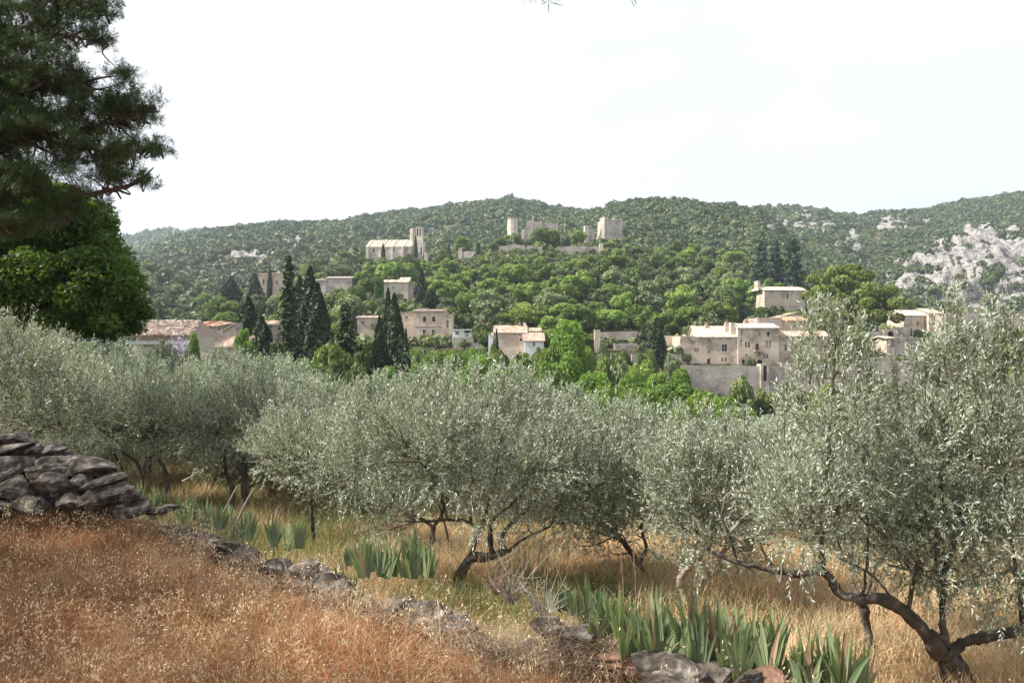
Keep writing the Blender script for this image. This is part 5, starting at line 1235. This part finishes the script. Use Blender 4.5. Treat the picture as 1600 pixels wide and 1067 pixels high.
# ------------------------------------------------------------------ left pine, dark broadleaf, pines that shade the foreground
def pinetree(label, base, Y, limbs, pads_, ntuft, needle=(.085, .0035), seed=5, per=26, xneedle=(.09, .0042), loc=None, name='pine_tree', extra=None):
    global rng
    keep = rng; rng = np.random.default_rng(seed)
    O = P(base[0], base[1], Y) if loc is None else np.array(loc, float)
    root = empty(name, O); tag(root, label, 'pine')
    tb = MB(); br = MB(); sk = []
    for i, (l, r0, r1) in enumerate(limbs):
        p = smoothline(to3(l, Y) if loc is None else [np.array(q, float) for q in l], 6) - (O if loc is None else 0)
        tube(tb if i == 0 else br, p, np.linspace(r0, r1, len(p)), 8, .2); sk.append(p)
    sk = np.concatenate(sk); s = Y / F
    if loc is None: E = np.array([(*(P(c[0], c[1], Y + c[4]) - O), c[2] * s, c[3] * s) for c in pads_])
    else: E = np.array([(c[0], c[1], c[2], c[3], c[4]) for c in pads_])
    wt = E[:, 3] * E[:, 4]; ci = rng.choice(len(E), ntuft, p=wt / wt.sum())
    nc = (34 if loc is None else 14) * len(E); cc_i = rng.choice(len(E), nc, p=wt / wt.sum())
    CC = E[cc_i, :3] + randdir(nc) * rng.random((nc, 1)) ** .5 * np.stack([E[cc_i, 3], E[cc_i, 3] * .8, E[cc_i, 4]], 1)
    for c in CC:
        a = sk[(np.linalg.norm(sk - c, axis=1) + np.abs(sk[:, 2] - c[2]) * .3).argmin()]
        tube(br, smoothline([a, (a + c) / 2 + rng.normal(size=3) * .1 - [0, 0, .1], c], 4), np.linspace(.03, .006, 9), 4)
    near = rng.choice(nc, ntuft); B = CC[near] + np.clip(rng.normal(size=(ntuft, 3)), -2, 2) * np.array([.13, .13, .06]) * (1 if loc is None else 4)
    n0 = len(B)
    if extra is not None:
        B = np.vstack([B] + [np.array(e) for e in extra]) 
    ntuft = len(B)
    td = unit(randdir(ntuft) * .6 + [0.2, 0, .6])
    B2 = np.repeat(B, per, 0); u = rng.random((len(B2), 1)); B2 = B2 + np.repeat(td, per, 0) * u * np.where(np.repeat(np.arange(ntuft) >= n0, per), .05, .14)[:, None]
    D = unit(np.repeat(td, per, 0) * .8 + randdir(len(B2)) * .9)
    isx = np.repeat(np.arange(ntuft) >= n0, per)
    V, Q = leafquads(B2, D, np.where(isx, xneedle[0], needle[0]) * (.7 + .5 * rng.random(len(B2))), np.where(isx, xneedle[1], needle[1]))
    tb.build('trunk', M['pinebark'], root, True); br.build('branches', M['pinebark'], root)
    add('needles', raw_mesh('needles', V, Q, M['needle'], {'v': perleaf(len(B2))}), root)
    rng = keep; return root
pinetree('tall dark pine filling the upper left corner, its branches reaching over the sky', (-140, 700), 15,
  [([(-150, 760), (-140, 500), (-120, 200), (-100, -100), (-90, -300)], .25, .1), ([(-125, 300), (-20, 290), (90, 310), (160, 300), (215, 285), (240, 262)], .09, .012), ([(-120, 210), (0, 220), (110, 205), (180, 190), (240, 165)], .09, .012),
   ([(-115, 100), (0, 110), (70, 120), (130, 128)], .07, .012), ([(-110, 20), (0, 40), (100, 55), (170, 70)], .07, .01), ([(-100, -100), (0, -60), (90, -10), (160, 10)], .06, .01), ([(-125, 330), (-20, 350), (60, 345), (120, 340)], .07, .015), ([(110, 215), (170, 240), (220, 235), (255, 228)], .03, .008)],
  [(20, 30, 120, 70, 0), (100, 15, 60, 45, .3), (158, 15, 22, 30, 0), (40, 120, 110, 55, 0), (105, 135, 35, 28, .3), (20, 210, 120, 60, 0), (110, 185, 60, 40, 0), (175, 180, 48, 36, .2), (215, 175, 30, 22, 0), (238, 160, 12, 10, 0), (150, 235, 80, 26, 0), (225, 232, 30, 16, 0),
   (250, 238, 14, 12, 0), (185, 275, 55, 20, 0), (218, 285, 26, 12, 0), (60, 285, 110, 40, 0), (20, 340, 80, 40, 0), (110, 320, 50, 20, 0), (-40, 180, 90, 200, 0), (175, 145, 14, 26, 0), (185, 325, 12, 5, 0), (155, 62, 22, 12, 0), (196, 128, 8, 24, 0)], 13000, needle=(.11, .008), per=24, seed=51)

# big dark broadleaf tree behind the pine
def bigbroad():
    global rng
    keep = rng; rng = np.random.default_rng(61); Y = 26.0
    O = P(60, 620, Y); root = empty('linden_tree', O); tag(root, 'big dark green broadleaf tree below the pine at the left edge', 'broadleaf tree')
    s = Y / F
    E = [(60, 330, 110, 60), (20, 400, 120, 90), (110, 400, 85, 75), (150, 440, 62, 55), (170, 480, 62, 48), (110, 480, 100, 52), (30, 480, 110, 50), (150, 385, 38, 40), (195, 500, 42, 34), (120, 345, 42, 36), (40, 505, 60, 28), (-60, 420, 100, 120), (90, 512, 60, 24), (160, 512, 50, 26)]
    pts = []; Ns = []
    for k, (cx, cy, rx, ry) in enumerate(E):
        c = P(cx, cy, Y + rng.uniform(-1, 1)) - O; n = int(rx * ry * 2.1)
        # leafy sprays around many small lobes
        nl = 26; d = randdir(nl); lc = c + d * np.array([rx, rx * .9, ry]) * s * (.5 + .4 * rng.random((nl, 1)))
        j = rng.integers(0, nl, n); dd = unit(randdir(n) + [0, 0, .3]); lr = s * min(rx, ry) * .34
        pts.append(lc[j] + dd * lr * (.7 + .5 * rng.random((n, 1))) * [1.2, 1.2, .8]); Ns.append(unit(dd + .8 * rng.normal(size=(n, 3))))
    pts = np.concatenate(pts); N = np.concatenate(Ns)
    V, Q = clumpquads(pts, N, .095, .6)
    add('foliage', raw_mesh('foliage', V, Q, M['linden'], {'v': perleaf(len(pts))}), root)
    tb = MB()
    for l, r0, r1 in [([(60, 640), (60, 540), (65, 470)], .3, .2), ([(62, 520), (100, 470), (150, 430)], .14, .03), ([(64, 500), (30, 430), (10, 360)], .14, .03), ([(65, 480), (80, 400), (70, 340)], .14, .03), ([(66, 500), (120, 490), (180, 490)], .1, .02)]:
        tube(tb, smoothline(to3(l, Y), 6) - O, np.linspace(r0, r1, len(smoothline(to3(l, Y), 6))), 8, .15)
    tb.build('trunk', M['pinebark'], root, True); rng = keep
bigbroad()

def shadepine(label, x, y, h, r, seed, nt=2600, low=.45, extra=None, extra_limbs=()):
    zg = float(near_z(np.array(x), np.array(y)))
    g = np.random.default_rng(seed); limbs = [([(0, 0, -.5), (.1, .1, h * .4), (-.1, .2, h * .92)], .22, .06)]; pd = []
    for k in range(12):
        a = k * 2.4 + g.random(); z = h * (low + (.97 - low) * k / 11); R = r * (1 - .35 * k / 11) * g.uniform(.6, .95)
        limbs.append(([(0, .1, z - .5), (R * .5 * cos(a), R * .5 * sin(a), z - .2), (R * cos(a), R * sin(a), z)], .06, .015)); pd.append((R * .8 * cos(a), R * .8 * sin(a), z, r * .42, .75))
    pd.append((0, 0, h * .9, r * .6, 1.0))
    limbs += list(extra_limbs)
    return pinetree(label, None, 10, limbs, pd, nt, needle=(.16, .02), per=12, seed=seed, loc=(x, y, zg), extra=extra)
shadepine('pine outside the left edge shading the dry grass', -10.2, 1.6, 9.0, 4.6, 71, 5200)
shadepine('pine behind the viewer on the left, shading the foreground', -7.0, -2.6, 9.0, 4.4, 72, 5200)
shadepine('pine outside the left edge beyond the stone heap', -14.6, 6.6, 10.5, 4.6, 74, 4600)
# pine behind the camera: its lowest twigs hang into the top of the picture
tips = []
zt = float(near_z(np.array(1.5), np.array(-2.5)))
org = np.array([1.5, -2.5, zt])
def tipcloud(px, py, Yt, dx, n):
    p = P(px, py, Yt) - org; return [p + np.array([rng.normal() * dx, rng.normal() * .05, rng.normal() * .025]) for _ in range(n)]
e = tipcloud(850, -18, 3.3, .035, 12) + tipcloud(978, -36, 3.3, .022, 10) + tipcloud(900, -40, 3.3, .08, 8) + tipcloud(1030, -40, 3.3, .02, 5) + tipcloud(1600, -20, 3.6, .04, 3)
a1 = P(860, -60, 3.3) - org; a2 = P(1030, -60, 3.3) - org
shadepine('pine standing behind the viewer whose lowest twigs hang into the top of the picture', 1.5, -2.5, 9.0, 4.2, 73, 2600, low=.62, extra=[e],
   extra_limbs=[([(0, 0, 4.6), (-.4, 2.5, 4.0), tuple(a1)], .04, .006), ([(-.4, 2.5, 4.0), (-.3, 4, 3.7), tuple(a2)], .02, .005)])

# ------------------------------------------------------------------ stones
def stone_mesh(seed, sx, sy, sz, mat='rock', sub=3):
    import bmesh
    g = np.random.default_rng(seed); bm = bmesh.new(); bmesh.ops.create_icosphere(bm, subdivisions=4, radius=1)
    V = np.array([v.co[:] for v in bm.verts]); F_ = np.array([[v.index for v in f.verts] for f in bm.faces]); bm.free()
    # chop with random planes for angular faces
    for k in range(15):
        n_ = unit(g.normal(size=(1, 3)))[0]; n_[2] *= 1.4 if k < 4 else 1; n_ /= np.linalg.norm(n_); dcut = g.uniform(.38, .8)
        dd = V @ n_ - dcut; V = V - np.outer(np.maximum(dd, 0) * .93, n_)
    nz = fbm(V[:, 0] * 2.2 + V[:, 2] * 3.1 + seed, V[:, 1] * 2.4 - V[:, 2] * 2.1, seed, 4) - .5
    ly = vn(V[:, 2] * 9 + V[:, 0], V[:, 1] * .6 + seed, seed) - .5
    n2 = fbm(V[:, 0] * 9 + V[:, 2] * 7 + seed, V[:, 1] * 9 - V[:, 2] * 8, seed + 3, 3) - .5
    V = V * (1.25 + .16 * nz + .16 * n2 + .09 * np.round(ly * 4) / 2)[:, None] * np.array([sx, sy, sz])
    return raw_mesh('stone', V, F_, M[mat], {'v': np.full(len(V), .5)}, smooth=False)
ST = [  # px, py centre, half-width px, half-height px, Y
 (25, 690, 28, 22, 10.6), (50, 705, 26, 13, 10.4), (10, 705, 28, 9, 10.2), (78, 703, 20, 10, 10.4), (38, 728, 36, 20, 10.2), (100, 724, 26, 15, 10.2), (5, 735, 24, 16, 10.0), (80, 738, 30, 17, 10.0), (130, 733, 36, 17, 10.1),
 (20, 765, 30, 14, 9.7), (75, 765, 32, 18, 9.7), (125, 760, 22, 14, 9.9), (158, 756, 32, 13, 9.8), (160, 776, 32, 15, 9.6), (203, 772, 13, 14, 9.6), (110, 785, 34, 14, 9.5), (50, 790, 34, 14, 9.5), (205, 797, 24, 9, 9.5), (248, 797, 26, 9, 9.6), (-20, 770, 26, 30, 9.8), (0, 795, 26, 14, 9.5), (175, 745, 14, 8, 10.1)]
for i, (px, py, hw, hh, Y) in enumerate(ST):
    s_ = Y / F; big_ = hw * s_
    me = stone_mesh(200 + i, big_ * 1.18, max(big_ * .8, .2), hh * s_ * 1.22)
    lab = 'grey lichened stone in the tumbled heap at the left edge'
    if i == 8: lab = 'broad flat topped stone on the right shoulder of the tumbled heap'
    if i == 0: lab = 'topmost brownish stone of the tumbled heap at the left edge'
    if i == 18: lab = 'low flat stone at the far right foot of the tumbled heap'
    o = add('stone', me, None, P(px, py, Y)); o.rotation_euler = (random.uniform(-.2, .2), random.uniform(-.3, .25), random.uniform(-.9, .9))
    tag(o, lab, 'stone', 'stones of the tumbled heap')
core = stone_mesh(331, 1.4, .5, .42); o = add('stone', core, None, P(60, 765, 10.6)); tag(o, 'large buried stone at the core of the tumbled heap', 'stone', 'stones of the tumbled heap')
ST2 = [(1105, 1050, 40, 22, 4.95, 'rock', 'pale lichened boulder in the middle of the terrace edge by the irises'), (1035, 1030, 52, 20, 5.0, 'rock', 'long dark stone left of the lichened boulder at the terrace edge'), (1165, 1058, 34, 18, 4.8, 'rock', 'grey lichened stone just right of the lichened boulder'),
  (1205, 1048, 38, 17, 4.85, 'rockred', 'reddish brown block at the right end of the edge stones'), (1040, 1058, 44, 16, 4.75, 'rock', 'whitish lichen spotted stone at the bottom of the picture'), (978, 1012, 42, 14, 5.3, 'rockred', 'reddish flat stone partly under dry grass'),
  (905, 975, 40, 20, 5.6, 'rock', 'mossy dark stone under the dead grass mound'), (860, 962, 26, 12, 5.9, 'rock', 'low stone at the left of the dead grass mound'), (555, 888, 16, 7, 7.3, 'rock', 'small white stone at the edge of the brown grass'), (675, 905, 20, 8, 6.9, 'rock', 'small grey stone near the centre olive trunk'),
  (1240, 1075, 30, 14, 4.6, 'rock', 'dark stone cut by the bottom of the picture'), (720, 925, 30, 10, 6.7, 'rock', 'flat stone hidden in brown grass by the centre trunk'), (480, 862, 22, 8, 7.7, 'rock', 'flat grey stone on the terrace edge left of the iris fans'), (800, 945, 24, 10, 6.3, 'rock', 'grey stone between the centre trunk and the dead grass mound')]
for i, (px, py, hw, hh, Y, mt, lab) in enumerate(ST2):
    s_ = Y / F; me = stone_mesh(400 + i, hw * s_ * 1.15, hw * s_ * .8, hh * s_ * 1.35, mt)
    pos = P(px, py + 20, Y)
    if px < 820: pos[1] = float(edgeY(pos[0])) + .02; pos[2] = float(near_z(pos[0], pos[1])) + .03
    o = add('stone', me, None, pos); o.rotation_euler = (0, 0, random.uniform(-.3, .3)); tag(o, lab, 'stone', 'stones along the terrace edge')

g_ = np.random.default_rng(901)
for i in range(46):
    ex_ = -4.3 + 5.0 * (i + g_.random() * .8) / 46; ey_ = float(edgeY(ex_)) + g_.normal() * .07 + .0; r_ = g_.uniform(.12, .26)
    o = add('stone', stone_mesh(600 + i, r_ * 1.2, r_ * .8, r_ * .6, 'rock'), None, (ex_, ey_, float(near_z(np.array(ex_), np.array(ey_))) + r_ * g_.uniform(.1, .5))); o.rotation_euler = (g_.normal() * .2, g_.normal() * .2, g_.uniform(-1, 1))
    tag(o, 'small grey stone half buried in the grassy edge of the upper terrace', 'stone', 'small stones along the terrace edge')

# ------------------------------------------------------------------ iris plants
def iris(px, pyb, Y, hpx, nf, label, seed, wide=1.0):
    g = np.random.default_rng(seed); O = P(px, pyb, Y); mb = MB(); mi_ = []
    for f in range(nf):
        bx = g.normal() * .09 * wide; by = g.normal() * .09; a0 = g.uniform(-.9, .9); H_ = hpx * Y / F * g.uniform(.6, 1.02)
        nlf = g.integers(6, 10); 
        for k in range(nlf):
            t = (k - (nlf - 1) / 2) / nlf; lean = t * g.uniform(.5, 1.1) + g.normal() * .07; L = H_ * (1 - .5 * abs(t) * 1.3) * g.uniform(.8, 1.05); wd = .017 * g.uniform(.6, 1.35)
            dx, dy = cos(a0), sin(a0); seg = 7; V = []; ly = g.normal() * .12; droop = g.uniform(0, .25) * abs(lean) * 2 + (g.random() < .08) * 1.1
            x = y = z = 0.; p = np.array([bx + dx * t * .08, by + dy * t * .08, -.05]); ang = lean * .6
            for q in range(seg + 1):
                u = q / seg; wv_ = wd * (1 if u < .5 else (1 - (u - .5) / .5) ** .7) * (.75 + .5 * min(u * 2, 1)) if u < 1 else .0008
                fx = np.array([dx, dy, 0]) 
                nrm = np.array([-dy, dx, 0])
                V.append(p - fx * wv_ * cos(ang)); V.append(p + nrm * wv_ * .25); V.append(p + fx * wv_ * cos(ang))
                p = p + (fx * math.sin(ang) + nrm * ly * u + np.array([0, 0, math.cos(ang)])) * (L / seg); ang += (lean * .35 + droop * (1 if lean > 0 else -1) * u * 1.2) / seg * 2
            Q = []
            for q in range(seg): Q += [(q * 3, q * 3 + 1, q * 3 + 4, q * 3 + 3), (q * 3 + 1, q * 3 + 2, q * 3 + 5, q * 3 + 4)]
            mb.add(V, Q, g.random()); mi_ += [int(g.random() < .06)] * len(Q)
    o = mb.build('iris_plant', [M['iris'], M['thatch']], None, False, O); o.data.polygons.foreach_set('material_index', np.array(mi_, dtype=np.int32)); tag(o, label, 'iris', 'iris clumps along the terrace edge')
for i, a in enumerate([(1000, 1025, 5.3, 122, 6, 'iris clump with upright sword leaves at the left of the big foreground group'), (1040, 1030, 5.2, 150, 7, 'tall iris clump with the broadest blue green leaves'), (1092, 1035, 5.15, 158, 7, 'tallest iris clump in the middle of the big foreground group'),
    (1140, 1040, 5.1, 140, 7, 'iris clump right of the tallest one, above the lichened boulder'), (1180, 1035, 5.2, 110, 6, 'iris clump with a pale arching leaf above the reddish block'), (1270, 1075, 4.9, 135, 6, 'iris clump right of the reddish block at the bottom edge'), (1330, 1090, 4.8, 140, 6, 'rightmost iris clump at the bottom edge'),
    (960, 1000, 5.6, 105, 5, 'small iris clump left of the big foreground group'), (925, 965, 6.2, 85, 5, 'iris clump growing behind the dead grass mound'), (880, 950, 6.6, 55, 5, 'sparse iris tuft behind the dead grass mound'),
    (590, 890, 7.6, 78, 5, 'iris clump left of the centre olive, first of three'), (625, 890, 7.5, 86, 6, 'iris clump in the middle of three left of the centre olive'), (660, 892, 7.4, 74, 5, 'iris clump nearest the centre olive trunk'),
    (560, 875, 8, 45, 3, 'short iris tuft at the brown grass edge'), (260, 800, 10.4, 62, 4, 'iris clump just right of the stone heap'), (300, 808, 10.2, 60, 4, 'iris clump second from the stone heap'), (345, 822, 9.8, 62, 4, 'iris clump third from the stone heap'), (390, 838, 9.3, 62, 4, 'iris clump fourth from the stone heap'), (440, 850, 8.8, 62, 3, 'iris clump where the heap side group ends'), (235, 785, 10.8, 46, 3, 'small iris tuft at the foot of the stone heap'), (1215, 1050, 5.3, 75, 3, 'iris tuft behind the reddish block')]):
    iris(*a, 500 + i)
g_ = np.random.default_rng(902)
for i in range(26):
    ex_ = -4.6 + 4.2 * (i + g_.random()) / 26; ey_ = float(edgeY(ex_)) + g_.uniform(.35, 1.5); zg = float(near_z(np.array(ex_), np.array(ey_)))
    px_i = 800 + F * ex_ / ey_; pb = HOR - zg / ey_ * F
    iris(px_i, pb, ey_, .8 * F / ey_, 4, 'grey green iris clump overgrowing the strip just below the terrace edge', 700 + i)

# ------------------------------------------------------------------ grasses
def blades(n_, xy, z, h, wd, lean, colr_, seg=3):
    n = len(xy); a = rng.random(n) * 2 * pi; la = rng.random(n) * lean; curve = rng.random(n) * lean * 1.2
    D = np.stack([np.cos(a), np.sin(a), np.zeros(n)], 1); fa = rng.random(n) * pi; S = np.stack([np.cos(fa), np.sin(fa), np.zeros(n)], 1)
    P0 = np.column_stack([xy, z]); V = []
    for k in range(seg + 1):
        t = k / seg; p = P0 + D * ((la * t + curve * t * t) * h)[:, None] + np.array([0, 0, 1]) * (h * t * (1 - .35 * (la + curve) * t))[:, None]
        ww = (wd * (1 - .85 * t))[:, None] * S * .5; V += [p - ww, p + ww]
    V = np.stack(V, 1).reshape(-1, 3); m_ = 2 * (seg + 1)
    b = (np.arange(n)[:, None] * m_ + np.arange(seg)[None] * 2).ravel(); Q = np.stack([b, b + 1, b + 3, b + 2], 1)
    tip = P0 + D * ((la + curve) * h)[:, None] + np.array([0, 0, 1]) * (h * (1 - .35 * (la + curve)))[:, None]
    return V, Q, np.repeat(colr_, m_), tip
def scatter(n, y0, y1, spread, powr=1.0, off=1.0):
    y = y0 + (y1 - y0) * rng.random(n) ** powr; x = (rng.random(n) * 2 - 1) * (np.abs(y) * spread + off); return x, y
def spikelets(P0, per, L, W_, r):
    n = len(P0); B = np.repeat(P0, per, 0) + rng.normal(size=(n * per, 3)) * r - np.array([0, 0, .01])
    D = unit(rng.normal(size=(n * per, 3)) * .55 + [0, 0, -.8]); return leafquads(B, D, L * (.7 + .6 * rng.random(n * per)), W_ * (.8 + .5 * rng.random(n * per)))
# upper terrace, dry brown
x, y = scatter(150000, 2.2, 14.5, .80, 1.5, .5)
ok = (y < edgeY(x) + .12) & (x > -11) & ~((x < -4.6) & (y > 10.3) & (x > -9)); x, y = x[ok], y[ok]; n = len(x)
den = fbm(x * 1.3, y * 1.3, 201); keepm = rng.random(n) < .45 + .9 * sstep(.3, .6, den); x, y, den = x[keepm], y[keepm], den[keepm]; n = len(x)
zz = near_z(x, y) - .02
edge_f = np.clip((edgeY(x) - y) / 1.2, .35, 1)
h = (.13 + .30 * rng.random(n)) * (.3 + 1.6 * fbm(x * 2.1 + 3, y * 2.1, 203)) * edge_f
hue = np.clip(-.3 + .7 * fbm(x * 2.5, y * 2.5, 207) + .75 * fbm(x * .7, y * .7, 208) + .75 * (rng.random(n) - .4), 0, 1)
V, Q, A, tip = blades(n, np.column_stack([x, y]), zz, h, (.003 + .004 * rng.random(n) ** 2) * (.7 + .13 * y), 1.1, hue)
o = add('dry_grass', raw_mesh('dry_grass', V, Q, M['dry'], {'v': A})); tag(o, kind='stuff')
sel = rng.random(n) < .13; V, Q = spikelets(tip[sel], 4, .026, .007, .028); nb = len(Q)
o = add('grass_seed_heads', raw_mesh('grass_seed_heads', V, Q, M['oat'], {'v': perleaf(nb)})); tag(o, kind='stuff')
# taller oat stalks
x, y = scatter(3600, 3.0, 13, .75, 1.2, .3); ok = (y < edgeY(x) + .5); x, y = x[ok], y[ok]; n = len(x); h = .32 + .28 * rng.random(n)
h = np.where(y < 4.2, h * .8, h)
V, Q, A, tip = blades(n, np.column_stack([x, y]), near_z(x, y), h, np.full(n, .0026), .7, rng.random(n), 5)
V2, Q2 = spikelets(np.vstack([tip, tip - [0, 0, .05], tip + [.01, 0, -.09]]), 4, .03, .0075, .028)
o = add('oat_stalks', raw_mesh('oat_stalks', np.vstack([V, V2]), np.vstack([Q, Q2 + len(V)]), M['oat'], {'v': np.concatenate([A * .4, perleaf(len(Q2))])})); tag(o, kind='stuff')
# fallen long stems lying across the brown grass
x, y = scatter(420, 3.2, 8.5, .7, 1, .2); ok = y < edgeY(x) - .2; x, y = x[ok], y[ok]; n = len(x)
V, Q, A, tip = blades(n, np.column_stack([x, y]), near_z(x, y) + .12, .3 + .3 * rng.random(n), np.full(n, .003), 1.6, rng.random(n), 5)
o = add('fallen_stems', raw_mesh('fallen_stems', V, Q, M['oat'], {'v': A * .5})); tag(o, kind='stuff')
# lower terrace straw with green patches
x, y = scatter(230000, 5, 31, .78, 1.15, 2.0); ok = y > edgeY(x) + .25; x, y = x[ok], y[ok]; n = len(x)
zz = blend_near(x, y) - .02; gp = fbm(x * .33, y * .4, 301)
px_ = 800 + F * x / y
gp = gp + .17 * sstep(640, 480, px_) * sstep(21, 15, y) + .22 * (rng.random(n) - .5) + .05 * sstep(1.4, .3, y - edgeY(x)) - .03
isg = gp > .55
h = (.2 + .28 * rng.random(n)) * (.6 + .8 * fbm(x * .8, y * .8, 303)); hue = np.clip(.1 + .9 * fbm(x * 1.5, y * 1.5, 307) + .5 * (rng.random(n) - .5), 0, 1)
for nm, mk, mt in (('straw_grass', ~isg, 'straw'), ('green_grass', isg, 'greengrass')):
    V, Q, A, tip = blades(int(mk.sum()), np.column_stack([x, y])[mk], zz[mk], h[mk], (.0035 + .003 * rng.random(n) + .00035 * y)[mk], .5, hue[mk])
    if nm == 'straw_grass':
        sl_ = rng.random(len(tip)) < .12; V2, Q2 = spikelets(tip[sl_], 2, .028, .008, .02); V = np.vstack([V, V2]); Q = np.vstack([Q, Q2 + len(V) - len(V2)]); A = np.concatenate([A, perleaf(len(Q2))])
    o = add(nm, raw_mesh(nm, V, Q, M[mt], {'v': A})); tag(o, kind='stuff')
# grey-brown thatch mound along the edge
t = rng.random(9000); ex = np.interp(t, [0, .42, .6, .8, 1], [-4.4, -.6, .3, .75, 1.4]) + rng.normal(size=len(t)) * .12; ey = edgeY(ex) + rng.normal(size=len(t)) * .17 - .1
zz = near_z(ex, ey) + .24 * np.exp(-((ex - .5) / .4) ** 2) * rng.random(len(t)) + .08 * rng.random(len(t))
V, Q, A, tip = blades(len(t), np.column_stack([ex, ey]), zz, (.10 + .16 * rng.random(len(t))), np.full(len(t), .0062), 1.5, rng.random(len(t)), 4)
o = add('dead_grass_mound', raw_mesh('dead_grass_mound', V, Q, M['thatch'], {'v': A})); tag(o, kind='stuff')
# dry shrub of bare twigs by the centre trunk, stalks and dead branches
def twiggy(px, py, Y, hpx, n_, label, mat, seed, name='dead_shrub', wide=.35):
    g = np.random.default_rng(seed); mb = MB(); H_ = hpx * Y / F
    for k in range(n_):
        a = g.random() * 2 * pi; L = H_ * g.uniform(.5, 1); p = [np.zeros(3)]; d = np.array([wide * cos(a), wide * sin(a), 1.])
        for q in range(4): d = d + g.normal(size=3) * .22; p.append(p[-1] + unit(d[None])[0] * L / 4)
        tube(mb, smoothline(p, 3), np.linspace(.006, .0015, 13), 4)
        for q in range(3):
            b = p[g.integers(1, 4)]; tube(mb, [b, b + g.normal(size=3) * L * .18 + [0, 0, L * .1]], [.003, .001], 3)
    tag(mb.build(name, M[mat], None, False, P(px, py, Y)), label, 'shrub')
twiggy(800, 945, 7.2, 115, 22, 'bare grey twiggy shrub just right of the centre olive trunk', 'dead', 1, wide=.5)
twiggy(850, 965, 6.4, 90, 16, 'second bare shrub with tangled twigs on the dead grass mound', 'dead', 2, wide=.8)
twiggy(775, 930, 7.8, 80, 14, 'low dark twiggy shrub under the centre olive limb', 'redstalk', 3, wide=.6)
for i, (px, pb, pt, Y, lb) in enumerate([(975, 935, 865, 7.2, 'dry reddish flower stalk left of the slim olive trunk'), (994, 930, 848, 7.5, 'taller thin dry stalk beside the reddish flower stalk'), (1205, 980, 915, 6.5, 'thin dry stalk with a drooping seed head over the straw'), (1118, 1010, 860, 5.6, 'tall straw coloured stem rising from the iris group')]):
    mb = MB(); H_ = (pb - pt) * Y / F; tube(mb, smoothline([(0, 0, -.1), (-.01, 0, H_ * .5), (-.03, 0, H_)], 4), np.linspace(.006, .003, 9), 5)
    for k in range(12): z = H_ * (.55 + .45 * k / 12); a = k * 2.4; tube(mb, [(-.025, 0, z), (-.025 + .015 * cos(a), .015 * sin(a), z + .015)], [.005, .002], 4)
    tag(mb.build('dry_stalk', M['redstalk'], None, True, P(px, pb, Y)), lb, 'dry stalk')
for i, (l, Y, lb) in enumerate([([(340, 815), (352, 795), (366, 768), (372, 758)], 10.5, 'pale leaning stick in the grass under the left olives'), ([(372, 812), (384, 785), (398, 762)], 10.6, 'second pale leaning stick in the grass under the left olives, right of the first'), ([(285, 752), (300, 744), (312, 735)], 13, 'short pale stick slanting under the olive behind the stones')]):
    mb = MB(); p = smoothline(to3(l, Y), 4); tube(mb, p - p[0], np.linspace(.02, .008, len(p)), 5); tag(mb.build('dead_stick', M['dead'], None, True, p[0]), lb, 'stick')
for o in bpy.data.objects:
    if o.name.startswith('olive_tree') and o.get('label') == 'generic': o['label'] = 'silvery olive in the rows behind the front trees'
